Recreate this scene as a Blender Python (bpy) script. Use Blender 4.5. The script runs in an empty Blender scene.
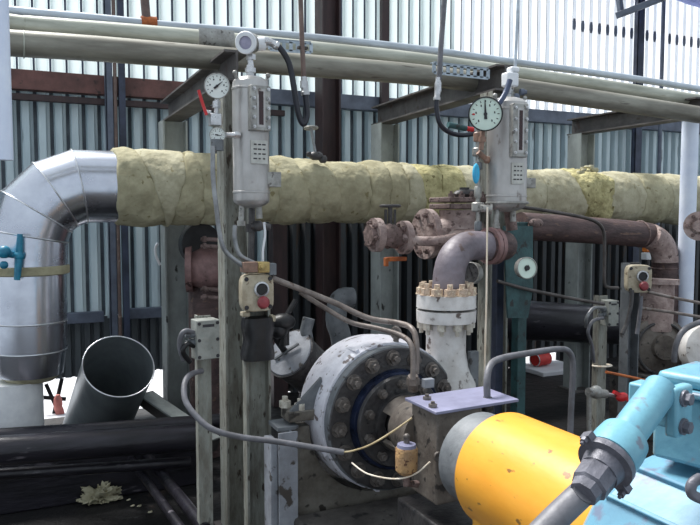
import bpy, bmesh, math, random
from mathutils import Vector, Matrix, noise
random.seed(7)
C = bpy.context.scene.collection
PI = math.pi
V = Vector
# ------------------------------------------------------------------ camera
F, YAW, PITCH = 720.0, math.radians(25), math.radians(3.77)
EYE = V((0, 0, 1.65))
FWD = V((math.sin(YAW) * math.cos(PITCH), math.cos(YAW) * math.cos(PITCH), -math.sin(PITCH)))
RGT = V((math.cos(YAW), -math.sin(YAW), 0))
UPV = RGT.cross(FWD)
cam_d = bpy.data.cameras.new('camera')
cam_d.sensor_fit = 'HORIZONTAL'; cam_d.sensor_width = 36; cam_d.lens = F / 700 * 36
cam_d.clip_start = 0.05; cam_d.clip_end = 300
cam = bpy.data.objects.new('camera', cam_d); C.objects.link(cam)
cam.location = EYE
cam.rotation_euler = FWD.to_track_quat('-Z', 'Y').to_euler()
bpy.context.scene.camera = cam

def ray(px, py):
    return FWD + RGT * ((px - 350) / F) + UPV * ((262.5 - py) / F)
def W(px, py, Y):
    d = ray(px, py); return EYE + d * (Y / d.y)
def D(px, py, dep):
    return EYE + ray(px, py) * dep
def G(px, py, z):
    d = ray(px, py); return EYE + d * ((z - EYE.z) / d.z)
def WP(pts, Y):
    return [W(p[0], p[1], p[2] if len(p) > 2 else Y) for p in pts]

# ------------------------------------------------------------------ materials
def lin(c):
    r = []
    for x in c:
        x = x / 255
        r.append(x / 12.92 if x <= 0.04045 else ((x + 0.055) / 1.055) ** 2.4)
    return (*r, 1)

def mat(name, c1, c2=None, rough=0.6, metal=0.0, scale=8, bump=0.15, bscale=None, c3=None, t3=0.62, s3=None, edge=0.12, stretch=(1, 1, 1), trans=0.0, mid=0.5, bdist=0.02, spec=0.5):
    m = bpy.data.materials.new(name); m.use_nodes = True
    nt = m.node_tree; N = nt.nodes; L = nt.links
    b = N['Principled BSDF']; b.inputs['Metallic'].default_value = metal
    b.inputs['Specular IOR Level'].default_value = spec
    tc = N.new('ShaderNodeTexCoord'); mp = N.new('ShaderNodeMapping'); mp.inputs['Scale'].default_value = stretch
    oi = N.new('ShaderNodeObjectInfo')
    L.new(tc.outputs['Object'], mp.inputs['Vector'])
    cm = N.new('ShaderNodeCombineXYZ'); mu = N.new('ShaderNodeMath'); mu.operation = 'MULTIPLY'; mu.inputs[1].default_value = 37
    L.new(oi.outputs['Random'], mu.inputs[0]); L.new(mu.outputs[0], cm.inputs[0]); L.new(mu.outputs[0], cm.inputs[1])
    L.new(cm.outputs[0], mp.inputs['Location'])
    col = None
    c2 = c2 or tuple(x * 0.8 for x in c1)
    nz = N.new('ShaderNodeTexNoise'); nz.inputs['Scale'].default_value = scale; nz.inputs['Detail'].default_value = 8; nz.inputs['Roughness'].default_value = 0.65
    L.new(mp.outputs[0], nz.inputs['Vector'])
    rp = N.new('ShaderNodeValToRGB'); rp.color_ramp.elements[0].position = mid - edge; rp.color_ramp.elements[1].position = mid + edge
    rp.color_ramp.elements[0].color = lin(c1); rp.color_ramp.elements[1].color = lin(c2)
    L.new(nz.outputs['Fac'], rp.inputs[0]); col = rp.outputs[0]
    if c3:
        n3 = N.new('ShaderNodeTexNoise'); n3.inputs['Scale'].default_value = s3 or scale * 2.3; n3.inputs['Detail'].default_value = 6
        L.new(mp.outputs[0], n3.inputs['Vector'])
        r3 = N.new('ShaderNodeValToRGB'); r3.color_ramp.elements[0].position = t3; r3.color_ramp.elements[1].position = t3 + 0.05
        L.new(n3.outputs['Fac'], r3.inputs[0])
        mx = N.new('ShaderNodeMix'); mx.data_type = 'RGBA'
        L.new(r3.outputs[0], mx.inputs[0]); L.new(col, mx.inputs[6]); mx.inputs[7].default_value = lin(c3); col = mx.outputs[2]
        if metal > 0:
            iv = N.new('ShaderNodeMath'); iv.operation = 'MULTIPLY_ADD'; iv.inputs[1].default_value = -metal; iv.inputs[2].default_value = metal
            L.new(r3.outputs[0], iv.inputs[0]); L.new(iv.outputs[0], b.inputs['Metallic'])
    L.new(col, b.inputs['Base Color'])
    ra = N.new('ShaderNodeMapRange'); ra.inputs[3].default_value = max(0.03, rough - 0.12); ra.inputs[4].default_value = min(1, rough + 0.15)
    L.new(nz.outputs['Fac'], ra.inputs[0]); L.new(ra.outputs[0], b.inputs['Roughness'])
    if bump:
        n2 = N.new('ShaderNodeTexNoise'); n2.inputs['Scale'].default_value = bscale or scale * 4; n2.inputs['Detail'].default_value = 5
        L.new(mp.outputs[0], n2.inputs['Vector'])
        bp = N.new('ShaderNodeBump'); bp.inputs['Strength'].default_value = bump; bp.inputs['Distance'].default_value = bdist
        L.new(n2.outputs['Fac'], bp.inputs['Height']); L.new(bp.outputs[0], b.inputs['Normal'])
    if trans:
        tr = N.new('ShaderNodeBsdfTranslucent'); ms = N.new('ShaderNodeMixShader'); ms.inputs[0].default_value = trans
        L.new(col, tr.inputs['Color']); L.new(b.outputs[0], ms.inputs[1]); L.new(tr.outputs[0], ms.inputs[2])
        L.new(ms.outputs[0], N['Material Output'].inputs['Surface'])
    return m

K = {}
K['sheet_up'] = mat('translucent_sheet', (225, 236, 236), (212, 222, 222), rough=0.5, scale=3, bump=0.0, trans=0.55, stretch=(2, 2, 0.4))
K['strip'] = mat('dark_flute_strip', (84, 92, 100), (62, 68, 76), rough=0.6, scale=6, bump=0.0)  # for the strips that darken the middle sheet's flutes
K['sheet_bright'] = mat('bright_sheet', (246, 248, 250), (240, 244, 248), rough=0.4, scale=3, bump=0.0, trans=0.85)  # whiter, more translucent copy of the upper sheet, to brighten its blown-out right end
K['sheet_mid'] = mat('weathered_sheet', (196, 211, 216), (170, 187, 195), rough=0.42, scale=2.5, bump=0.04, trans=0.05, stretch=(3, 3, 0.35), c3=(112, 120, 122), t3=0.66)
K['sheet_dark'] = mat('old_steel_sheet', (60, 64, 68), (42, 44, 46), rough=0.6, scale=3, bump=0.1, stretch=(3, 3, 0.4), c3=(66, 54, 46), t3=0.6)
K['sheet_low'] = mat('dark_grey_sheet', (92, 98, 102), (66, 70, 74), rough=0.6, scale=3, bump=0.1, stretch=(3, 3, 0.4))  # darker grey than the sheet above the girt
K['blue_sheet'] = mat('blue_sheet', (170, 180, 225), (140, 150, 205), rough=0.5, bump=0.0, trans=0.2)
K['brown_steel'] = mat('brown_painted_steel', (110, 72, 66), (84, 56, 52), rough=0.6, scale=6, bump=0.15, c3=(60, 44, 40))
K['maroon'] = mat('maroon_steel', (62, 42, 42), (46, 34, 36), rough=0.55, scale=5, bump=0.1, stretch=(2, 2, 0.5))
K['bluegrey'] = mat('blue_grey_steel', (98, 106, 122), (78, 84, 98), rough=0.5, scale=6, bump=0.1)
K['darkblue'] = mat('dark_blue_steel', (58, 66, 88), (40, 46, 62), rough=0.5, scale=6, bump=0.1)
K['greysteel'] = mat('grey_green_steel', (160, 166, 164), (132, 137, 135), rough=0.6, scale=5, bump=0.2, c3=(44, 44, 42), t3=0.66, s3=14, stretch=(1, 1, 0.6))
K['weathered'] = mat('weathered_post', (146, 148, 140), (114, 111, 102), rough=0.75, scale=9, bump=0.4, c3=(66, 58, 50), t3=0.62, s3=16, stretch=(2.5, 2.5, 0.7))
K['darksteel'] = mat('dark_rack_steel', (92, 88, 86), (66, 62, 62), rough=0.55, scale=5, bump=0.2, c3=(66, 52, 46), t3=0.62)
K['palepipe'] = mat('pale_galvanised_pipe', (178, 180, 168), (146, 148, 136), rough=0.42, metal=0.25, scale=5, bump=0.08, stretch=(0.5, 3, 3), c3=(140, 130, 112), t3=0.68)
K['thinpipe'] = mat('blue_white_pipe', (196, 206, 216), (164, 172, 180), rough=0.4, metal=0.2, scale=5, bump=0.05, c3=(128, 92, 68), t3=0.7, stretch=(0.5, 3, 3))
K['greypipe'] = mat('grimy_grey_pipe', (146, 144, 132), (112, 108, 98), rough=0.45, metal=0.2, scale=4, bump=0.08, stretch=(0.5, 3, 3), c3=(96, 90, 80), t3=0.66)
K['whitepole'] = mat('pale_lilac_paint', (224, 232, 246), (206, 216, 236), rough=0.4, scale=4, bump=0.05, c3=(140, 142, 150), t3=0.7)
K['alu'] = mat('aluminium_cladding', (206, 210, 220), (184, 188, 200), rough=0.24, metal=1.0, scale=3, bump=0.0, c3=(150, 148, 150), t3=0.7, s3=6)
K['aluseam'] = mat('aluminium_seam', (226, 228, 232), (200, 202, 206), rough=0.3, metal=0.9, scale=10, bump=0.05)
K['zinc'] = mat('zinc_sheet', (150, 158, 162), (124, 132, 136), rough=0.36, metal=0.45, scale=4, bump=0.05, stretch=(1, 1, 0.4))
K['wool'] = mat('mineral_wool', (182, 176, 148), (154, 148, 122), rough=0.95, scale=7, bump=0.5, bscale=26, c3=(138, 130, 98), t3=0.64, s3=22, bdist=0.02, spec=0.1)
K['woolpale'] = mat('mineral_wool_pale', (190, 185, 160), (164, 158, 133), rough=0.95, scale=9, bump=0.5, bscale=28, c3=(150, 142, 110), t3=0.64, s3=24, bdist=0.02, spec=0.1)
K['woolyellow'] = mat('mineral_wool_yellow', (200, 192, 146), (164, 156, 114), rough=0.95, scale=14, bump=0.8, bscale=26, c3=(116, 108, 74), t3=0.62, s3=20, bdist=0.03, spec=0.1)
K['vessel'] = mat('stainless_vessel', (186, 184, 182), (162, 159, 157), rough=0.34, metal=0.5, scale=6, bump=0.06, stretch=(1, 1, 0.5), c3=(116, 106, 100), t3=0.66)
K['castgrey'] = mat('cast_grey', (168, 168, 164), (136, 134, 130), rough=0.45, metal=0.4, scale=16, bump=0.15, c3=(92, 88, 84), t3=0.62)
K['silver'] = mat('bright_fitting', (205, 206, 208), (172, 172, 174), rough=0.28, metal=0.7, scale=20, bump=0.05)
K['white'] = mat('white_plastic', (232, 234, 236), (214, 216, 220), rough=0.4, scale=8, bump=0.0)
K['dial'] = mat('dial_white', (236, 240, 236), (226, 232, 228), rough=0.4, scale=8, bump=0.0)
K['dialgreen'] = mat('dial_pale_green', (214, 232, 220), (204, 222, 210), rough=0.4, scale=8, bump=0.0)
K['dialgrey'] = mat('dial_lilac_grey', (160, 156, 178), (140, 138, 160), rough=0.25, scale=20, bump=0.0)
K['black'] = mat('black_rubber', (26, 26, 30), (16, 16, 18), rough=0.42, scale=12, bump=0.1)
K['blackhose'] = mat('black_hose', (34, 36, 48), (22, 24, 34), rough=0.3, scale=12, bump=0.05)
K['bluehose'] = mat('blue_grey_hose', (72, 84, 112), (52, 60, 84), rough=0.35, scale=12, bump=0.05)
K['greyhose'] = mat('grey_conduit_hose', (112, 112, 118), (88, 88, 92), rough=0.5, scale=12, bump=0.1)
K['red'] = mat('red_plastic', (206, 40, 44), (168, 30, 36), rough=0.4, scale=10, bump=0.05)
K['oldred'] = mat('faded_red', (150, 62, 68), (118, 46, 52), rough=0.45, scale=20, bump=0.05)
K['cyan'] = mat('turquoise_paint', (40, 136, 166), (26, 100, 130), rough=0.4, scale=14, bump=0.08)
K['tag'] = mat('sky_blue_plastic', (70, 190, 232), (50, 160, 208), rough=0.4, scale=14, bump=0.0)
K['teal'] = mat('dark_teal_paint', (50, 88, 90), (36, 62, 64), rough=0.5, scale=9, bump=0.15, c3=(36, 40, 40), t3=0.6)
K['rust'] = mat('rusty_brown', (132, 112, 108), (92, 76, 72), rough=0.7, scale=18, bump=0.35, c3=(62, 48, 44), t3=0.6)
K['rustpink'] = mat('rusty_pink_cast', (172, 154, 148), (132, 112, 108), rough=0.65, scale=12, bump=0.35, c3=(96, 78, 74), t3=0.62)
K['rustred'] = mat('red_oxide', (152, 120, 118), (118, 92, 90), rough=0.6, scale=9, bump=0.25, c3=(62, 44, 42), t3=0.62)
K['rustpipe'] = mat('dark_rust_pipe', (92, 72, 70), (66, 52, 52), rough=0.62, scale=9, bump=0.35, c3=(112, 88, 76), t3=0.62, s3=14, stretch=(0.6, 2, 2))
K['orange'] = mat('orange_rust', (186, 104, 52), (140, 74, 40), rough=0.7, scale=16, bump=0.3)
K['nutrust'] = mat('rusty_nut', (204, 184, 164), (158, 134, 114), rough=0.7, scale=40, bump=0.3, c3=(226, 212, 186), t3=0.55, s3=40)
K['nutpale'] = mat('pale_nut', (206, 202, 190), (168, 160, 146), rough=0.5, scale=30, bump=0.2)
K['elbow'] = mat('grey_violet_paint', (128, 120, 128), (98, 90, 96), rough=0.48, scale=7, bump=0.2, c3=(86, 70, 66), t3=0.64)
K['whitepaint'] = mat('worn_white_paint', (218, 216, 214), (192, 188, 184), rough=0.5, scale=9, bump=0.15, c3=(96, 84, 78), t3=0.62, s3=18)
K['silverpaint'] = mat('silver_paint', (228, 228, 236), (204, 203, 212), rough=0.42, metal=0.1, scale=8, bump=0.2, c3=(116, 106, 106), t3=0.6, s3=22)
K['pumpdark'] = mat('oily_cast_iron', (82, 80, 80), (54, 52, 54), rough=0.42, metal=0.2, scale=10, bump=0.25, c3=(34, 34, 38), t3=0.6)
K['boltdark'] = mat('oily_bolt', (122, 116, 112), (86, 80, 76), rough=0.4, metal=0.3, scale=30, bump=0.2)
K['oilblue'] = mat('wet_blue_black_ring', (46, 56, 84), (30, 36, 54), rough=0.18, metal=0.4, scale=10, bump=0.05)
K['shaft'] = mat('polished_shaft', (190, 192, 196), (150, 152, 156), rough=0.25, metal=0.9, scale=10, bump=0.05)
K['brownpump'] = mat('brown_grey_cast', (122, 114, 106), (88, 80, 74), rough=0.55, metal=0.1, scale=8, bump=0.25, c3=(52, 48, 46), t3=0.6)
K['pedestal'] = mat('grimy_pedestal', (124, 120, 112), (90, 84, 76), rough=0.6, scale=6, bump=0.35, c3=(52, 48, 44), t3=0.58)
K['ltpedestal'] = mat('pale_blue_grey_plate', (156, 160, 168), (128, 130, 136), rough=0.55, scale=7, bump=0.2, c3=(76, 70, 66), t3=0.6)
K['lilacplate'] = mat('lilac_grey_paint', (146, 146, 172), (124, 124, 148), rough=0.35, scale=6, bump=0.08)
K['greypaint'] = mat('grey_paint', (116, 120, 124), (92, 96, 100), rough=0.5, scale=8, bump=0.15, c3=(64, 62, 62), t3=0.62)
K['yellow'] = mat('yellow_paint', (226, 162, 60), (218, 150, 46), rough=0.36, scale=4, bump=0.06, c3=(130, 92, 44), t3=0.66, s3=22, stretch=(1.4, 0.7, 1.4))
K['oiler'] = mat('rusty_oiler', (146, 116, 84), (176, 140, 96), rough=0.6, scale=22, bump=0.3, c3=(92, 60, 40), t3=0.58)
K['motor'] = mat('light_blue_paint', (102, 152, 174), (90, 134, 158), rough=0.45, scale=5, bump=0.1, c3=(104, 118, 140), t3=0.56, s3=9)
K['motorbox'] = mat('light_blue_paint_box', (112, 166, 182), (96, 146, 166), rough=0.4, scale=6, bump=0.12, c3=(112, 126, 140), t3=0.60, s3=18)
K['gland'] = mat('grey_gland', (112, 112, 122), (86, 86, 94), rough=0.45, metal=0.2, scale=14, bump=0.2)
K['beige'] = mat('beige_enclosure', (188, 178, 156), (158, 146, 124), rough=0.55, scale=16, bump=0.1, c3=(100, 82, 66), t3=0.63, s3=24)
K['greybox'] = mat('grey_enclosure', (154, 156, 150), (128, 130, 124), rough=0.55, scale=14, bump=0.1, c3=(88, 82, 74), t3=0.66)
K['brass'] = mat('tarnished_brass', (188, 166, 110), (146, 122, 78), rough=0.4, metal=0.5, scale=20, bump=0.1)
K['copper'] = mat('dull_brown_block', (150, 118, 100), (114, 90, 78), rough=0.5, scale=20, bump=0.1)
K['tubing'] = mat('grey_brown_tubing', (138, 128, 122), (104, 94, 88), rough=0.45, metal=0.2, scale=12, bump=0.12, c3=(92, 72, 60), t3=0.62)
K['tubedark'] = mat('dark_tubing', (84, 78, 76), (60, 56, 54), rough=0.45, metal=0.2, scale=12, bump=0.1)
K['steeltube'] = mat('steel_tubing', (156, 158, 160), (120, 120, 122), rough=0.35, metal=0.5, scale=12, bump=0.05)
K['brownconduit'] = mat('brown_conduit', (112, 92, 84), (86, 70, 66), rough=0.5, scale=10, bump=0.1, c3=(150, 130, 116), t3=0.66)
K['cream'] = mat('cream_cord', (236, 228, 214), (214, 196, 172), rough=0.5, scale=20, bump=0.0, stretch=(1, 1, 0.2))
K['creamwire'] = mat('straw_wire', (206, 190, 150), (170, 150, 112), rough=0.45, scale=20, bump=0.0)
K['galv'] = mat('galvanised_strip', (176, 188, 198), (146, 158, 168), rough=0.4, metal=0.4, scale=20, bump=0.1)
K['plate'] = mat('engraved_plate', (196, 196, 190), (172, 172, 166), rough=0.4, metal=0.3, scale=14, bump=0.0)
K['ink'] = mat('dark_marks', (52, 50, 54), (40, 38, 42), rough=0.6, bump=0.0)
K['blackpipe'] = mat('black_oily_pipe', (48, 46, 54), (30, 29, 34), rough=0.3, metal=0.3, scale=6, bump=0.15, c3=(92, 88, 94), t3=0.66, s3=9, stretch=(0.5, 2, 2))
K['floor'] = mat('oily_dark_floor', (28, 25, 25), (17, 16, 18), rough=0.6, scale=2.2, bump=0.5, bscale=14, c3=(52, 42, 38), t3=0.64, s3=5, bdist=0.03)
K['outground'] = mat('pale_concrete', (214, 214, 218), (184, 184, 188), rough=0.9, scale=1.5, bump=0.2)
K['concrete'] = mat('stained_concrete', (92, 88, 84), (62, 58, 56), rough=0.85, scale=5, bump=0.5, c3=(40, 38, 38), t3=0.58)
K['salmon'] = mat('salmon_cloth', (206, 132, 122), (176, 104, 98), rough=0.8, scale=12, bump=0.2)
K['glassdark'] = mat('dark_gauge_glass', (52, 22, 26), (34, 16, 20), rough=0.12, bump=0.0)
K['redwhite'] = mat('bright_red_paint', (206, 52, 44), (180, 40, 36), rough=0.5, scale=8, bump=0.05)
K['amber'] = mat('amber_plastic', (226, 132, 60), (196, 104, 44), rough=0.4, bump=0.0)

# ------------------------------------------------------------------ mesh builder
def frame(axis):
    a = V(axis).normalized()
    h = V((0, 0, 1)) if abs(a.z) < 0.9 else V((1, 0, 0))
    u = h.cross(a).normalized(); return a, u, a.cross(u)

class M:
    def __init__(s): s.b = bmesh.new(); s.mi = 0
    def f(s, vs):
        try:
            fc = s.b.faces.new(vs); fc.material_index = s.mi; return fc
        except ValueError: return None
    def ringsurf(s, rings, cap=True, closed=False, wrap=True):
        rv = [[s.b.verts.new(p) for p in r] for r in rings]
        n = len(rv[0]); m = len(rv)
        for i in range(m if closed else m - 1):
            a, b = rv[i], rv[(i + 1) % m]
            for j in range(n if wrap else n - 1):
                k = (j + 1) % n
                s.f((a[j], a[k], b[k], b[j]))
        if cap and not closed:
            s.f(list(reversed(rv[0]))); s.f(rv[-1])
        return s
    def tube(s, pts, r, seg=14, cap=True, smooth=0, closed=False):
        pts = [V(p) for p in pts]
        if smooth: pts = spline(pts, smooth)
        n = len(pts); rr = r if isinstance(r, (list, tuple)) else [r] * n
        if len(rr) != n: rr = [rr[0] + (rr[-1] - rr[0]) * i / (n - 1) for i in range(n)]
        T = []
        for i in range(n):
            a = pts[max(i - 1, 0)]; c = pts[min(i + 1, n - 1)]
            if closed: a = pts[i - 1]; c = pts[(i + 1) % n]
            d1 = (pts[i] - a); d2 = (c - pts[i])
            t = (d1.normalized() if d1.length > 1e-9 else V()) + (d2.normalized() if d2.length > 1e-9 else V())
            T.append(t.normalized())
        _, u, _ = frame(T[0]); rings = []
        for i in range(n):
            t = T[i]; u = (u - t * u.dot(t)).normalized(); w = t.cross(u)
            d = pts[min(i + 1, n - 1)] - pts[i] if i < n - 1 else pts[i] - pts[i - 1]
            rings.append([pts[i] + (u * math.cos(2 * PI * j / seg) + w * math.sin(2 * PI * j / seg)) * rr[i] for j in range(seg)])
        return s.ringsurf(rings, cap, closed)
    def lathe(s, prof, o, axis, seg=32, a0=0, a1=2 * PI, cap=True, ref=None):
        a, u, w = frame(axis); o = V(o)
        if ref is not None:
            u = V(ref); u = (u - a * u.dot(a)).normalized(); w = a.cross(u)
        full = abs(a1 - a0 - 2 * PI) < 1e-6
        ns = seg if full else seg + 1
        rings = [[o + a * t + (u * math.cos(a0 + (a1 - a0) * j / seg) + w * math.sin(a0 + (a1 - a0) * j / seg)) * max(r, 1e-4) for j in range(ns)] for t, r in prof]
        return s.ringsurf(rings, cap and full, wrap=full)
    def box(s, c, size, R=None):
        c = V(c); sx, sy, sz = [x / 2 for x in size]; vs = []
        for x in (-sx, sx):
            for y in (-sy, sy):
                for z in (-sz, sz):
                    p = V((x, y, z)); vs.append(s.b.verts.new(c + (R @ p if R else p)))
        for q in ((0, 1, 3, 2), (4, 6, 7, 5), (0, 4, 5, 1), (2, 3, 7, 6), (0, 2, 6, 4), (1, 5, 7, 3)): s.f([vs[i] for i in q])
        return s
    def bar(s, p, q, w, h, up=(0, 0, 1)):
        p, q = V(p), V(q); a = (q - p); l = a.length; a.normalize()
        y = V(up).cross(a).normalized(); z = a.cross(y)
        return s.box((p + q) / 2, (l, w, h), Matrix((a, y, z)).transposed())
    def ibeam(s, p, q, w, h, t=0.012, up=(0, 0, 1)):
        p, q = V(p), V(q); a = (q - p).normalized(); y = V(up).cross(a).normalized(); z = a.cross(y)
        s.bar(p + z * (h / 2 - t / 2), q + z * (h / 2 - t / 2), w, t, up); s.bar(p - z * (h / 2 - t / 2), q - z * (h / 2 - t / 2), w, t, up)
        return s.bar(p, q, t, h - 2 * t, up)
    def prism(s, poly, vec):
        vec = V(vec); a = [s.b.verts.new(V(p)) for p in poly]; b = [s.b.verts.new(V(p) + vec) for p in poly]
        n = len(a); s.f(a); s.f(list(reversed(b)))
        for i in range(n): s.f((a[i], b[i], b[(i + 1) % n], a[(i + 1) % n]))
        return s
    def ball(s, c, r, sc=(1, 1, 1), seg=16):
        c = V(c); rings = []
        for i in range(1, seg // 2):
            th = PI * i / (seg // 2)
            rings.append([c + V((math.sin(th) * math.cos(2 * PI * j / seg) * sc[0], math.sin(th) * math.sin(2 * PI * j / seg) * sc[1], math.cos(th) * sc[2])) * r for j in range(seg)])
        return s.ringsurf(rings)
    def torus(s, c, axis, R, r, seg=32, ms=10, a0=0, a1=2 * PI):
        a, u, w = frame(axis); c = V(c); full = abs(a1 - a0 - 2 * PI) < 1e-6; rings = []
        n = seg if full else seg + 1
        for j in range(n):
            t = a0 + (a1 - a0) * j / seg; d = u * math.cos(t) + w * math.sin(t)
            rings.append([c + d * (R + r * math.cos(2 * PI * k / ms)) + a * r * math.sin(2 * PI * k / ms) for k in range(ms)])
        return s.ringsurf(rings, cap=not full, closed=full)
    def hexa(s, c, axis, r, h, stud=True):
        s.lathe([(0, r), (h, r)], c, axis, 6)
        if stud: s.lathe([(h, r * 0.5), (h * 1.7, r * 0.5)], c, axis, 8)
        return s

def spline(pts, n):
    out = []; P = [pts[0]] + list(pts) + [pts[-1]]
    for i in range(1, len(P) - 2):
        a, b, c, d = P[i - 1], P[i], P[i + 1], P[i + 2]
        for k in range(n):
            t = k / n
            out.append(0.5 * ((2 * b) + (c - a) * t + (2 * a - 5 * b + 4 * c - d) * t * t + (3 * b - 3 * c + d - a) * t ** 3))
    out.append(pts[-1]); return out

WL = {}
def link(o, base, parent):
    C.objects.link(o)
    if parent is not None:
        o.parent = parent; o.location = base - WL[parent.name]
    else: o.location = base
    WL[o.name] = base.copy()

def build(mb, name, m, parent=None, bevel=0, angle=35, solid=0, kind=None, label=None):
    bm = mb.b
    bmesh.ops.recalc_face_normals(bm, faces=bm.faces[:])
    xs = [v.co for v in bm.verts]
    lo = V((min(v.x for v in xs), min(v.y for v in xs), min(v.z for v in xs))); hi = V((max(v.x for v in xs), max(v.y for v in xs), max(v.z for v in xs)))
    base = V(((lo.x + hi.x) / 2, (lo.y + hi.y) / 2, lo.z))
    bmesh.ops.translate(bm, vec=-base, verts=bm.verts[:])
    me = bpy.data.meshes.new(name); bm.to_mesh(me); bm.free()
    for p in me.polygons: p.use_smooth = True
    me.set_sharp_from_angle(angle=math.radians(angle))
    for x in (m if isinstance(m, (list, tuple)) else [m]): me.materials.append(K[x] if isinstance(x, str) else x)
    o = bpy.data.objects.new(name, me); link(o, base, parent)
    if solid:
        s = o.modifiers.new('solid', 'SOLIDIFY'); s.thickness = solid; s.offset = 0
        e = o.modifiers.new('edges', 'EDGE_SPLIT'); e.split_angle = math.radians(40)
    if bevel:
        b = o.modifiers.new('bevel', 'BEVEL'); b.width = bevel; b.segments = 2; b.limit_method = 'ANGLE'; b.angle_limit = math.radians(40)
    if kind: o['kind'] = kind
    if label: o['label'] = label
    return o

def thing(name, base, label, cat, group=None):
    o = bpy.data.objects.new(name, None); o.empty_display_size = 0.05; link(o, V(base), None); return tag(o, label, cat, group)
def tag(o, label, cat, group=None):
    o['label'] = label; o['category'] = cat; o['kind'] = 'thing'
    if group: o['group'] = group
    return o
def copy_part(src, parent, base):
    c = src.copy(); c.parent = None; link(c, V(base), parent); return c

# ================================================================== SETTING
WY = 6.2
def corrugated(name, m, x0, x1, z0, z1, Y, pitch=0.12, crest=0.072, web=0.012, depth=0.05):
    mb = M(); pts = []
    n = math.ceil((x1 - x0) / pitch - 1e-6)
    for i in range(n):
        x = x0 + i * pitch; v = pitch - crest - 2 * web
        pts += [(x, 0), (x + crest, 0), (x + crest + web, depth), (x + crest + web + v, depth)]
    pts.append((x0 + n * pitch, 0))
    zz = [z0, z1]
    rows = [[mb.b.verts.new((x, Y + d, z)) for x, d in pts] for z in zz]
    for j in range(len(pts) - 1): mb.f((rows[0][j], rows[0][j + 1], rows[1][j + 1], rows[1][j]))
    o = build(mb, name, m, angle=10, kind='structure'); return o

XU = -2.2 + .12 * 52
wu = corrugated('wall_back', 'sheet_up', -4.0, XU, 2.70, 4.40, WY)
corrugated('wall_back_bright', 'sheet_bright', XU, 13, 2.70, 4.40, WY)
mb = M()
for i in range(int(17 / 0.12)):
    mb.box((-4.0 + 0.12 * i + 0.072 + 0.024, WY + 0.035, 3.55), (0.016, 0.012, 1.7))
build(mb, 'flute_strips', 'darkblue', wu)  # thin dark strip down every flute, drawing the dark lines
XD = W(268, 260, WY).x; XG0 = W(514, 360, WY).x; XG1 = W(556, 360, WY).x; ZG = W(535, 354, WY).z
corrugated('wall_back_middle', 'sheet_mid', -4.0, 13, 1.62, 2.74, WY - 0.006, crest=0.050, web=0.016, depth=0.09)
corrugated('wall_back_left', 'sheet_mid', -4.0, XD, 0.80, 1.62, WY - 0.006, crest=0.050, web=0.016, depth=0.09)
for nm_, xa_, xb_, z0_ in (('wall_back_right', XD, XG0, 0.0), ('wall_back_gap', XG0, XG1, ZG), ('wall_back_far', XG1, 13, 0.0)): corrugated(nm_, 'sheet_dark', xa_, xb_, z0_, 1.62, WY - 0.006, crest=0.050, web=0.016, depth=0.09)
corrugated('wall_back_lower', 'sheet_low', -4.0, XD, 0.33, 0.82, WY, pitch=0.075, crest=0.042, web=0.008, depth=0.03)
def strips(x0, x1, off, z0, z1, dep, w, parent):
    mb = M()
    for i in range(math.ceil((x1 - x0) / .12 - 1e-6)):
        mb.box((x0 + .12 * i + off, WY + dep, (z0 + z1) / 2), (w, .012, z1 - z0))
    return build(mb, 'flute_strips', 'strip', parent)
strips(-4.0, 13, .101, .82, 2.70, .060, .036, bpy.data.objects['wall_back_middle'])  # dark strips added to deepen the shade in the flutes
# dark ovals standing in for the purlin's shadow on the upper sheets
zf = W(600, 28, WY).z; oval = None
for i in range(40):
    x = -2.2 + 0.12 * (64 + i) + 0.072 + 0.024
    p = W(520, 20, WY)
    if oval is None:
        oval = build(M().ball((x, WY - 0.005, zf), 0.024, (1, 0.5, 3.0), 10), 'purlin_shadow', 'bluegrey', wu)
    else: copy_part(oval, wu, V((x, WY - 0.005, zf - 0.072 + (0.003))))

mb = M(); mb.box((5.4, 2.6, -0.05), (18, 7.3, 0.1)); build(mb, 'floor', 'floor', kind='structure')
mb = M(); mb.box((6, 21.26, -0.06), (50, 30, 0.1)); build(mb, 'ground_outside', 'outground', kind='structure')

# purlins and girts
xb = W(262, 90, 6.1).x
mb = M(); z1 = W(80, 84, 6.1).z
mb.box(((-4 + xb) / 2, 6.12, z1), (xb + 4, 0.10, 0.15)); build(mb, 'trim_1', 'brown_steel', kind='structure', bevel=0.004)
mb = M(); mb.box(((xb + 13) / 2, 6.12, z1 + 0.01), (13 - xb, 0.10, 0.13)); build(mb, 'trim_2', 'bluegrey', kind='structure', bevel=0.004)
mb = M(); mb.box((-0.9, 6.10, z1 - 0.13), (6.2, 0.05, 0.05)); build(mb, 'trim_3', 'maroon', kind='structure', bevel=0.004)
zg = W(80, 318, 6.1).z
mb = M(); xa, xc = W(62, 318, 6.1).x, W(104, 318, 6.1).x
mb.box(((-4 + xc) / 2, 6.12, zg), (xc + 4, 0.08, 0.085)); build(mb, 'trim_4', 'bluegrey', kind='structure', bevel=0.004)
xa, xc = W(124, 318, 6.1).x, W(226, 318, 6.1).x
mb = M(); mb.box(((xa + xc) / 2, 6.12, zg + 0.01), (xc - xa, 0.08, 0.085)); build(mb, 'trim_5', 'bluegrey', kind='structure', bevel=0.004)
xa = W(330, 360, 6.1).x


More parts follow.
